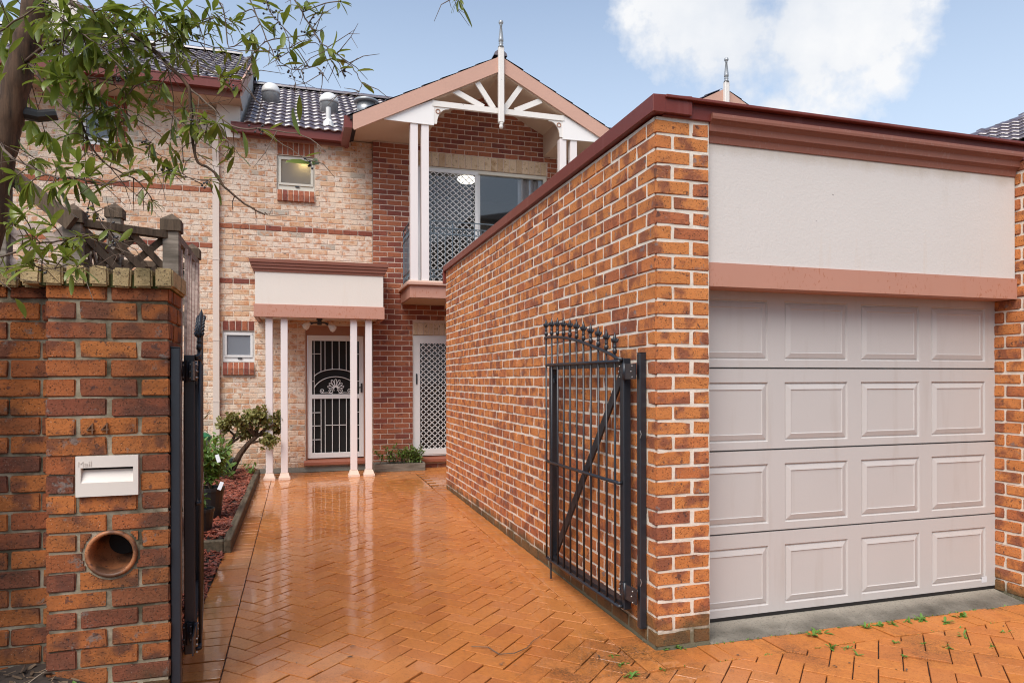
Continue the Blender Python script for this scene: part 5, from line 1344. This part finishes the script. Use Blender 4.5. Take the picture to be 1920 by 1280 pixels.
def palings(p, q, z0, z1, step, wd, mat, lean=0.):
    d = (q - p).normalized(); L = (q - p).length; n = Vector((-d.y, d.x, 0)); rng = random.Random(2); x = step / 2
    while x < L:
        t = rng.uniform(-.012, .012) + lean; c = p + d * x
        B().bar(c + Vector((0, 0, z0)), c + n * t + d * rng.uniform(-.01, .01) + Vector((0, 0, z1 + rng.uniform(-.015, .015))), .016, wd, up=d).obj('paling', M[mat], fence); x += step
E_ = Vector((-.80, 7.6, 0))
palings(A_ + Vector((.03, .06, 0)), D_ + Vector((.03, -.05, 0)), .10, 2.42, .085, .024, 'paling', -.02)
rail(A_ + Vector((.03, 0, 0)), D_ + Vector((.03, 0, 0)), 2.46, 2.44, .04, .05, 'wood', 'top_rail'); rail(A_, D_, .6, .6, .04, .08, 'wood')
B().bar((-1.75, 4.72, 2.86), (-1.24, 4.55, 2.44), .04, .085).obj('raking_rail', M['wood_dark'], fence)

# ================================================================== GARDEN BED
edge = root('garden_edging', 'mossy timber sleeper edging around the red bark garden bed', 'edging', (-.58, 8.5, 0))
b = B(); vs = []
def sleeper(x0, x1, y0, y1, zl, zh, nm):
    b = B(); c = .006
    b.add([(x0, y0, gz(y0) + zl), (x1, y0, gz(y0) + zl), (x1 + .0, y1, gz(y1) + zl), (x0, y1, gz(y1) + zl), (x0, y0, gz(y0) + zh), (x1, y0, gz(y0) + zh - .01), (x1, y1, gz(y1) + zh - .01), (x0, y1, gz(y1) + zh)],
          [(0, 3, 2, 1), (4, 5, 6, 7), (0, 1, 5, 4), (1, 2, 6, 5), (2, 3, 7, 6), (3, 0, 4, 7)]); b.obj(nm, M['wood_edge'], edge, bevel=.008)
sleeper(-.632, -.568, 6.55, 11.2, -.03, .125, 'long_sleeper'); sleeper(-1.6, -.6325, 6.55, 6.615, -.03, .12, 'end_sleeper')
def sheet(x0, x1, y0, y1, nx, ny, zf):
    b = B(); vs = [(x0 + (x1 - x0) * i / nx, y0 + (y1 - y0) * j / ny, zf(x0 + (x1 - x0) * i / nx, y0 + (y1 - y0) * j / ny)) for j in range(ny + 1) for i in range(nx + 1)]
    return b.add(vs, [(j * (nx + 1) + i, j * (nx + 1) + i + 1, (j + 1) * (nx + 1) + i + 1, (j + 1) * (nx + 1) + i) for j in range(ny) for i in range(nx)])
rg = random.Random(8)
zbed = lambda x, y: gz(y) + (.085 + .03 * math.sin(x * 7) * math.sin(y * 3) + max(0, -.9 - x) * .1 if y > 6.6 else -.0 + max(0, -.66 - x) * .18 + .015 * math.sin(y * 9))
struct(sheet(-2.4, -.634, 6.6, 11.66, 24, 60, zbed), 'garden_bed', M['soil'], smooth=True)
struct(sheet(-2.4, -.628, 3.86, 6.6, 24, 40, zbed), 'garden_soil', M['soil'], smooth=True)
def flakes(n, fn, size, mat, name, lift=.012, flat=.5):
    b = B()
    for _ in range(n):
        x, y = fn(); s = rg.uniform(*size); an = rg.uniform(0, 6.28); e = Vector((math.cos(an), math.sin(an), rg.gauss(0, flat * .5))).normalized(); f_ = Vector((-e.y, e.x, rg.gauss(0, flat))).normalized(); up = e.cross(f_)
        c = Vector((x, y, zz(x, y) + rg.uniform(0, lift))); w_ = s * rg.uniform(.22, .42); th = s * .08; r = rg.random()
        v = [c - e * s * .5 - f_ * w_ * .3, c - e * s * .1 - f_ * w_ * .5, c + e * s * .5 - f_ * w_ * .2, c + e * s * .45 + f_ * w_ * .3, c + f_ * w_ * .5, c - e * s * .5 + f_ * w_ * .25]
        b.add(v + [p + up * th for p in v], [(5, 4, 3, 2, 1, 0), (6, 7, 8, 9, 10, 11)] + [(k, (k + 1) % 6, (k + 1) % 6 + 6, k + 6) for k in range(6)], r)
    o = b.obj(name, mat, rnd=True, kind='stuff'); return o
zz = zbed
o = flakes(4200, lambda: (-.634 - abs(rg.gauss(0, .45)) % 1.3, rg.uniform(6.62, 11.4)), (.03, .075), M['mulch'], 'bark_mulch', .03); o['label'] = 'red bark chips covering the garden bed'; o['category'] = 'mulch'
o = flakes(900, lambda: (-.63 - abs(rg.gauss(0, .14)), rg.uniform(4.0, 6.5)), (.03, .07), M['mulch'], 'loose_mulch', .02); o['label'] = 'loose red bark chips in front of the sleeper edging'; o['category'] = 'mulch'

# soil bed in front of the low wall
zsoil = lambda x, y: .215 + .5 * (y - 3.3) * .35 - max(0, x + 1.02) * .42 + .012 * math.sin(x * 23) * math.sin(y * 19)
struct(sheet(-4.2, -.60, 2.2, 3.60, 60, 30, zsoil), 'soil_bed', M['soil'], smooth=True)
zz = zsoil
o = flakes(700, lambda: (rg.uniform(-2.1, -.66), rg.uniform(2.7, 3.56)), (.015, .06), M['litter'], 'leaf_litter', .02, .8); o['label'] = 'dead leaves and bark scraps on dark soil below the wall'; o['category'] = 'leaf litter'
b = B()
for _ in range(170):
    x, y = rg.uniform(-2.1, -.7), rg.uniform(2.75, 3.56); z = zsoil(x, y) + rg.uniform(.0, .03); a = rg.uniform(0, 3.14); l = rg.uniform(.03, .12); dv = Vector((math.cos(a), math.sin(a), rg.uniform(-.2, .3)))
    c = Vector((x, y, z)); b.tube([c - dv * l / 2, c + Vector((0, 0, rg.uniform(0, .012))), c + dv * l / 2], [.0024, .002, .0012], 5, r=rg.random())
o = b.obj('dead_twigs', M['litter'], rnd=True, kind='stuff'); o['label'] = 'tangle of dead twigs on the soil below the wall'; o['category'] = 'twigs'

# ================================================================== PLANTS
def leaf_geo(b, c, d, n, l, w_, curl=.25, r=None, seg=3, tipw=.0):
    """one lance shaped leaf: c base, d direction, n normal"""
    d = Vector(d).normalized(); n = Vector(n); sd_ = d.cross(n).normalized(); n = sd_.cross(d).normalized(); vs = [c]; fs = []
    prof = [(.18, .5), (.45, 1.), (.72, .85), (.9, .42)] if seg > 2 else [(.3, .8), (.65, 1.)]
    for t, ww in prof:
        m = c + d * (l * t) - n * (curl * l * t * t); vs += [m + sd_ * (w_ / 2 * ww) + n * (w_ * .12), m, m - sd_ * (w_ / 2 * ww) + n * (w_ * .12)]
    vs.append(c + d * l * (1 - curl * .15) - n * (curl * l)); k = len(prof); e = len(vs) - 1
    fs += [(0, 2, 1), (0, 3, 2)]
    for i in range(k - 1):
        a = 1 + 3 * i; fs += [(a, a + 1, a + 4, a + 3), (a + 1, a + 2, a + 5, a + 4)]
    a = 1 + 3 * (k - 1); fs += [(a, a + 1, e), (a + 1, a + 2, e)]
    return b.add(vs, fs, r)
def rdir(up=.3):
    while True:
        v = Vector((rg.uniform(-1, 1), rg.uniform(-1, 1), rg.uniform(-1, 1) + up))
        if .1 < v.length < 1.6: return v.normalized()
def plant(name, label, cat, base, stems, mat, leafn, ll, lw, stemmat='twig', parts=None, rad=.006, spread=.03, group=None, up=.4):
    """stems: polylines (world) that carry leaves along their upper part"""
    r = root(name, label, cat, base, group); s = B(); f = B()
    for pts in stems:
        pts = [Vector(p) for p in pts]; s.tube(pts, [rad * (1 - .7 * i / (len(pts) - 1)) for i in range(len(pts))], 6)
        for _ in range(leafn):
            t = rg.uniform(.25, 1) * (len(pts) - 1); i = min(int(t), len(pts) - 2); c = pts[i].lerp(pts[i + 1], t - i) + rdir(0) * rg.uniform(0, spread)
            d = rdir(up); leaf_geo(f, c, d, Vector((0, 0, 1)) + rdir(0) * .5, ll * rg.uniform(.6, 1.15), lw * rg.uniform(.7, 1.1), rg.uniform(.05, .35), rg.random(), 2 if ll < .05 else 3)
    s.obj('stem', M[stemmat], r); f.obj('foliage', M[mat], r, rnd=True); return r
def potb(r, c, rt, rb, h, mat='pot', name='pot'):
    B().lathe([(rb * .2, 0), (rb, 0), (rt, h * .88), (rt * 1.06, h * .88), (rt * 1.06, h), (rt * .93, h), (rt * .9, h * .86), (rt * .2, h * .86)], c, 18).obj(name, M[mat], r, smooth=False)
def bush(c, n, h, sp, seg=3):
    res = []
    for _ in range(n):
        a = rg.uniform(0, 6.28); q = rg.uniform(.3, 1) * sp; z = h * rg.uniform(.55, 1); pts = [Vector(c)]
        for k in range(1, seg + 1): t = k / seg; pts.append(Vector(c) + Vector((math.cos(a) * q * t ** 1.2, math.sin(a) * q * t ** 1.2, z * t)) + rdir(0) * .012)
        res.append(pts)
    return res
pc_ = (-.875, 7.75, .14)
r = plant('potted_shrub', 'leafy green nursery shrub with white plant tags in a black pot on the mulch', 'plant', pc_, bush((pc_[0], pc_[1], .42), 30, .56, .30), 'leaf_garden', 28, .095, .034)
potb(r, pc_, .135, .10, .30)
for (x, y, z, a) in ((-.79, 7.55, .79, .5), (-.735, 7.5, .52, -.6)): B().bar((x, y, z), (x + .05 * math.sin(a), y - .02, z - .075), .004, .036, up=(1, 0, .2)).obj('plant_tag', M['tag'], r)
pc2 = (-.865, 6.95, .11)
r = plant('potted_shrub', 'smaller green seedling in a black pot nearest the open gate', 'plant', pc2, bush((pc2[0], pc2[1], .33), 8, .22, .13), 'leaf_garden', 12, .07, .028)
potb(r, pc2, .115, .085, .25)
# jade plant: leaning trunk, forked limbs, rosettes
jr = root('jade_plant', 'small gnarled jade tree with leaning trunk growing at the end of the garden bed', 'plant', (-1.0, 10.95, .16))
J = lambda px, pz, dy=0: Vector((-.985 + (px - 432) * .0092, 10.95 + dy, .14 + (888 - pz) * .0085))
b = B(); tr_ = [J(432, 888), J(441, 868), J(450, 850, -.03), J(462, 833, -.05), J(474, 822, -.05)]; b.tube(tr_, [.06, .05, .043, .036, .03], 9)
br = [[J(436, 880), J(426, 862, .05), J(433, 835, .05), J(441, 820, .05)]]; b.tube(br[0], [.035, .03, .026, .02], 8)
limbs = []
for p, pts in ((tr_[-1], [(488, 806), (500, 797)]), (tr_[-1], [(478, 800), (490, 790)]), (tr_[-1], [(465, 800), (462, 786)]), (tr_[-1], [(494, 815), (504, 812)]), (tr_[-2], [(484, 828), (496, 830)]), (br[0][-1], [(430, 808), (424, 798)]), (br[0][-1], [(450, 806), (456, 800)]), (br[0][-2], [(448, 822), (460, 815)]), (tr_[-1], [(472, 785), (478, 780)]), (tr_[-1], [(500, 800), (508, 790)]), (tr_[-1], [(450, 795), (440, 790)])):
    l = [p] + [J(a, c, rg.uniform(-.22, .18)) for a, c in pts]; limbs.append(l); b.tube(l, [.022, .014, .008], 6)
b.obj('trunk', M['bark'], jr)
f = B()
for l in limbs:
    for _ in range(40):
        c0 = l[-1].lerp(l[-2], rg.uniform(-.25, .8)) + rdir(0) * rg.uniform(.02, .12); ax_ = rdir(.5)
        for k in range(11):
            d = (ax_ * rg.uniform(.1, .9) + rdir(0)).normalized(); leaf_geo(f, c0 + d * .008, d, ax_, rg.uniform(.032, .055), .03, .0, rg.random(), 2)
f.obj('foliage', M['leaf_jade'], jr, rnd=True)
plant('garden_shrub', 'thin reddish leaved shrub against the cream wall beside the downpipe', 'plant', (-1.42, 10.6, .12), [[(-1.42, 10.6, .12), (-1.36, 10.5, .6), (-1.28, 10.4, .98), (-1.14, 10.3, 1.12)], [(-1.45, 10.6, .12), (-1.42, 10.5, .5), (-1.38, 10.4, .9), (-1.33, 10.35, 1.05)], [(-1.42, 10.6, .12), (-1.40, 10.5, .6), (-1.24, 10.4, .86)]], 'leaf_red', 20, .11, .026, spread=.04)
plant('broadleaf_plant', 'low broad leaved plant at the foot of the jade tree', 'plant', (-.98, 10.3, .13), bush((-.98, 10.3, .13), 6, .34, .22), 'leaf_garden', 3, .19, .075, spread=.02)
plant('strap_plant', 'silvery green edging plant beside the far end of the sleeper', 'plant', (-.68, 10.7, .13), bush((-.68, 10.75, .13), 6, .20, .13), 'leaf_garden', 6, .10, .03, spread=.02)
t = root('teal_pot', 'teal glazed pot standing behind the leafy nursery shrub', 'pot', (-1.12, 10.75, .12)); potb(t, (-1.12, 10.75, .12), .22, .15, .30, 'pot_teal', 'bowl')
t = root('storage_tub', 'grey green tub with bright green lid against the cream wall', 'tub', (-1.40, 11.3, .1)); potb(t, (-1.40, 11.3, .1), .13, .13, .55, 'grey_tank', 'tub_body'); B().lathe([(.02, .55), (.15, .55), (.15, .60), (.10, .64), (.06, .66), (.02, .66)], (-1.40, 11.3, .1), 16).obj('lid', M['green_lid'], t)
# planter box beside the red wall
pb = root('planter_box', 'grey timber planter box on the paving below the red brick wall', 'planter', (1.56, 11.3, gz(11.3)))
z0 = gz(11.2)
for q in ((1.15, 1.965, 11.185, 11.21), (1.15, 1.965, 11.495, 11.52), (1.15, 1.175, 11.2105, 11.4945), (1.94, 1.965, 11.2105, 11.4945)): B().box(*q, z0, z0 + .125).obj('board', M['timber_box'], pb, bevel=.003)
B().box(1.176, 1.939, 11.211, 11.494, z0, z0 + .10).obj('soil', M['soil'], pb)
ps = []
for i in range(22): x = rg.uniform(1.2, 1.92); y = rg.uniform(11.23, 11.47); ps.append([(x, y, z0 + .09), (x + rg.uniform(-.05, .05), y - .02, z0 + rg.uniform(.15, .25)), (x + rg.uniform(-.12, .12), y - rg.uniform(.0, .1), z0 + rg.uniform(.24, .40))])
plant('box_shrub', 'bushy bright green plant filling the grey timber planter box', 'plant', (1.56, 11.35, z0 + .1), ps, 'leaf_box', 46, .052, .026, spread=.05)

# ================================================================== WEEDS, LITTER
CORNER = {17: 'leafy green weed tuft right at the foot of the garage brick corner', 18: 'small weed tuft at the foot of the garage pier beside the corner tuft', 19: 'tiny weed in the paving joint farthest left of the garage corner', 20: 'tiny weed in the paving just below the gate post side of the garage corner', 21: 'tiny weed in the paving joint nearest the bottom edge before the garage corner', 22: 'tiny weed in the paving joint directly in front of the garage corner'}
for i, (x, y) in enumerate(WEEDS):
    sill = y > 3.36 and x > 2.2
    b = B(); n = rg.randint(7, 13); s = rg.uniform(.026, .05) * (1.25 if sill else .8)
    for _ in range(n): d = rdir(.5); d.z = abs(d.z) * .6; leaf_geo(b, Vector((x, y, .001)) + Vector((rg.gauss(0, .012), rg.gauss(0, .008), 0)), d, (0, 0, 1), s * rg.uniform(.6, 1.2), s * .36, .2, rg.random(), 2)
    o = b.obj('weed', M['weed'], rnd=True)
    o['category'] = 'weed'
    if sill: o['label'] = 'bright green weed sprouting along the edge of the concrete garage sill'; o['group'] = 'weeds along the garage sill'
    elif x < 2.25: o['label'] = CORNER[i]; o['group'] = 'weeds by the garage corner'
    else: o['label'] = 'green weed growing out of a paving joint in front of the garage door'; o['group'] = 'weeds in the paving joints'
for (x, y, z_, lb) in ((-.80, 3.445, .165, 'broad bright green weed against the foot of the gate pillar'), (-.93, 3.43, .205, 'small pale weed in the soil at the left foot of the gate pillar'), (-1.12, 3.40, .25, 'tiny green seedling in dark soil below the low wall')):
    b = B()
    for _ in range(12): d = rdir(.8); d.z = abs(d.z); leaf_geo(b, Vector((x, y, z_)), d, (0, 0, 1), rg.uniform(.02, .05) * (1.3 if x > -.85 else .8), .02, .25, rg.random(), 2)
    o = b.obj('weed', M['weed'], rnd=True); o['label'] = lb; o['category'] = 'weed'
b = B()
for i in range(160):
    t = rg.random(); x = 2.3 + t * 2.43; y = 3.505 - t * .012 + rg.gauss(0, .006); leaf_geo(b, Vector((x, y, .0)), rdir(.8), (0, 0, 1), rg.uniform(.008, .02), .007, .2, rg.random(), 2)
for i in range(240):
    x = rg.uniform(1.9, 5.2); y = 3.283 + rg.gauss(0, .004)
    if math.sin(x * 9) + math.sin(x * 23.) < .1: continue
    leaf_geo(b, Vector((x, y, -.004)), rdir(.8), (0, 0, 1), rg.uniform(.008, .02), .007, .2, rg.random(), 2)
o = b.obj('moss_line', M['weed'], rnd=True, kind='stuff'); o['label'] = 'moss and seedlings in the joint along the concrete sill'; o['category'] = 'moss'
for (x, y) in LITTER:
    b = B(); a = rg.uniform(0, 6.28); leaf_geo(b, Vector((x, y, gz(y) + .006)), (math.cos(a), math.sin(a), .05), (0, 0, 1), rg.uniform(.015, .04), rg.uniform(.007, .016), rg.uniform(-.1, .1), rg.random(), 2)
    o = b.obj('fallen_leaf', M['litter'], rnd=True); o['label'] = 'small dead leaf fallen on the wet orange brick paving'; o['category'] = 'leaf'; o['group'] = 'fallen leaves on the paving'
o = B().tube([(x, y, gz(y) + .009 + .004 * (i % 2)) for i, (x, y) in enumerate(TWIG)], [.0025, .003, .003, .0028, .0025, .002, .0012], 6).obj('fallen_twig', M['twig']); o['label'] = 'thin curved twig lying on the orange brick driveway'; o['category'] = 'twig'
b = B()
for _ in range(260):
    x, y = rg.uniform(-.35, 4.5), rg.uniform(2.6, 9); 
    if y > 3.4 and x > 1.9: continue
    leaf_geo(b, Vector((x, y, gz(y) + .004)), (rg.uniform(-1, 1), rg.uniform(-1, 1), .05), (0, 0, 1), rg.uniform(.006, .018), .006, 0, rg.random(), 2)
o = b.obj('paving_debris', M['litter'], rnd=True, kind='stuff'); o['label'] = 'fine plant debris scattered over the wet paving'; o['category'] = 'debris'

# ================================================================== TREE
tree = root('tree', 'lance leaved tree with peeling brown trunk leaning over the left boundary wall', 'tree', (TRUNK[-1][0], TRUNK[-1][1], .2))
b = B(); n = len(TRUNK); tp = []; tr2 = []
for i in range(n - 1):
    for k in range(4): tp.append(Vector(TRUNK[i]).lerp(Vector(TRUNK[i + 1]), k / 4)); tr2.append((.046 + .016 * i / n) * (1 + .07 * math.sin(i * 5 + k * 2.1)))
tp.append(Vector(TRUNK[-1])); tr2.append(.075); b.tube(tp, tr2, 14); b.obj('trunk', M['bark'], tree, smooth=True)
def smooth_path(pts, m=4):
    P = [Vector(p) for p in pts]; res = []
    for i in range(len(P) - 1):
        p0, p1, p2, p3 = P[max(i - 1, 0)], P[i], P[i + 1], P[min(i + 2, len(P) - 1)]
        for k in range(m): t = k / m; res.append(.5 * ((2 * p1) + (p2 - p0) * t + (2 * p0 - 5 * p1 + 4 * p2 - p3) * t * t + (3 * p1 - p0 - 3 * p2 + p3) * t ** 3))
    res.append(P[-1]); return res
allp = []
for (r0, r1, pts) in BRANCHES:
    sp_ = smooth_path(pts); sp_ = [p + rdir(0) * .003 for p in sp_]; m = len(sp_)
    b = B().tube(sp_, [r0 * .5 + (r1 - r0) * .5 * i / (m - 1) for i in range(m)], 7)
    # short side twigs
    for i in range(3, m, 3):
        if rg.random() < .6:
            d = (sp_[min(i + 1, m - 1)] - sp_[i - 1]).normalized(); v = (d * .6 + rdir(0)).normalized(); L = rg.uniform(.04, .16); q = sp_[i]
            tw = [q, q + v * L * .5 + rdir(0) * .008, q + (v + Vector((0, 0, -.25))).normalized() * L]; b.tube(tw, [.0022, .0016, .0009], 5)
    b.obj('branch', M['bark'] if r0 > .012 else M['twig'], tree, smooth=True); allp += sp_
b = B()
for (c, n_, l) in CLUSTERS:      # the leader that carries each whorl back to the nearest branch
    c = Vector(c); q = min(allp, key=lambda p: (p - c).length + (0 if p.z > c.z - .05 else .06))
    if (q - c).length > .015: mid = q.lerp(c, .5) + Vector((0, 0, .012)) + rdir(0) * .012; b.tube(smooth_path([q, mid, c]), .0022, 5)
b.obj('twigs', M['twig'], tree, smooth=True, kind='stuff')
B().tube([Vector(TRUNK[5]) + (Vector(TRUNK[6]) - Vector(TRUNK[5])) * -.25, Vector(TRUNK[5]) + RGT * .10 + Vector((0, .05, .012)), Vector(TRUNK[5]) + RGT * .17 + Vector((0, .08, .03))], [.030, .026, .024], 9).obj('branch_stub', M['pot'], tree)
LM = []
for k in range(5):
    f = B(); leaf_geo(f, Vector((0, 0, 0)), (1, 0, 0), (0, 0, 1), 1., .20 + .022 * k, .10 + .09 * k, 0, 3)
    # finer outline
    me = bpy.data.meshes.new('leaf'); me.from_pydata(f.v, [], f.f); me.materials.append(M['leaf']); me.polygons.foreach_set('use_smooth', [True] * len(me.polygons)); LM.append(me)
cnt = 0; over = B(); tl = Vector(tree.location)
for (c, n_, l) in CLUSTERS:
    c = Vector(c); q = min(allp, key=lambda p: (p - c).length); ax_ = (c - q); ax_ = (ax_.normalized() if ax_.length > .02 else rdir(.2)); ax_ = (ax_ + rdir(0) * .4).normalized()
    u = ax_.orthogonal().normalized(); v = ax_.cross(u); a0 = rg.uniform(0, 6.28)
    for k in range(n_ + 2):
        a = a0 + k * 2.4; t = rg.uniform(.25, 1.0); d = (ax_ * (1.15 - t) + (u * math.cos(a) + v * math.sin(a)) * t + Vector((0, 0, -.22))).normalized()
        nn = (Vector((0, 0, 1)) + ax_ * .4 + rdir(0) * .35); sd_ = d.cross(nn).normalized(); nn = sd_.cross(d)
        s = l * rg.uniform(.7, 1.2); p = c - ax_ * rg.uniform(0, .02)
        Lm = Matrix(((d.x, -sd_.x, nn.x, p.x), (d.y, -sd_.y, nn.y, p.y), (d.z, -sd_.z, nn.z, p.z), (0, 0, 0, 1))) @ Matrix.Diagonal((s, s, s, 1))
        me = LM[rg.randrange(5)]
        if cnt < 300:
            o = bpy.data.objects.new('leaf', me); COL.objects.link(o); o.parent = tree; o.matrix_local = Matrix.Translation(-tl) @ Lm
        else: over.add([Lm @ x.co for x in me.vertices], [tuple(x.vertices) for x in me.polygons])
        cnt += 1
for _ in range(420):   # thinner leaves further back in the crown
    q = rg.choice(allp)
    if rg.random() < .6 and q.x > -.9: continue
    far_ = q.x < -.95; p = q + (Vector((rg.gauss(0, .07), rg.gauss(.05, .09), rg.gauss(0, .06))) if far_ else rdir(0) * .008); leaf_geo(over, p, (rdir(-.2)), (0, 0, 1) if rg.random() < .7 else rdir(.4), rg.uniform(.06, .11), rg.uniform(.016, .026), rg.uniform(.05, .4), rg.random(), 3)
tw2 = B()
for _ in range(150):     # leafy side shoots, thickest over the boundary wall
    q = rg.choice(allp); dn_ = (q - EYE).dot(FWD); px_ = 960 + 1300 * (q - EYE).dot(RGT) / dn_; py_ = 711 - 1300 * (q - EYE).z / dn_
    if px_ > 330 and rg.random() < .88: continue
    if px_ < 15 or py_ > 440 or (py_ > 310 and px_ > 200) or (py_ > 250 and rg.random() < .5): continue
    d = (RGT * rg.uniform(-.9, 1.) + Vector((0, 0, rg.uniform(-.9, .5))) + FWD * rg.uniform(-.1, .9)).normalized(); L_ = rg.uniform(.08, .24)
    path = smooth_path([q, q + d * L_ * .5 + rdir(0) * .02, q + d * L_ + Vector((0, 0, -L_ * .15)) + rdir(0) * .02], 3); tw2.tube(path, [.0026 - .0018 * i / 6 for i in range(7)], 5)
    big = rg.uniform(.05, .10)
    for k in range(rg.randint(3, 9)):
        t = 1 - abs(rg.gauss(0, .25)); p = path[max(1, min(6, int(t * 6 + .5)))]; dd = (d * rg.uniform(.2, .9) + rdir(-.25)).normalized()
        leaf_geo(over, p, dd, Vector((0, 0, 1)) + rdir(0) * .6, big * rg.uniform(.7, 1.2), big * rg.uniform(.18, .25), rg.uniform(.05, .4), rg.random(), 3)
for _ in range(90):      # bare dead twigs
    q = rg.choice(allp); d = (RGT * rg.uniform(-1, 1) + Vector((0, 0, rg.uniform(-1, .6))) + FWD * rg.uniform(-.5, .5)).normalized(); L_ = rg.uniform(.06, .22)
    m1 = q + d * L_ * .55 + rdir(0) * .015; e1 = q + d * L_ + rdir(0) * .03; tw2.tube([q, m1, e1], [.0018, .0014, .0007], 5); tw2.tube([m1, m1 + (d + rdir(0) * .9).normalized() * L_ * .35], [.0012, .0006], 4)
tw2.obj('fine_twigs', M['twig'], tree, kind='stuff')
over.obj('foliage', M['leaf'], tree, smooth=True, rnd=True, kind='stuff')
b = B()
for _ in range(46):
    q = rg.choice(allp)
    if q.x < -.95: continue
    for k in range(rg.randint(3, 7)):
        p = q + rdir(-.3) * rg.uniform(.008, .035); b.tube([q, p], .0008, 4); b.lathe([(.0005, -.0045), (.0035, -.003), (.0045, 0), (.0035, .003), (.0005, .0045)], p, 6)
b.obj('berries', M['berry'], tree, kind='stuff')
print('objects', len(bpy.data.objects), 'leaves', cnt)
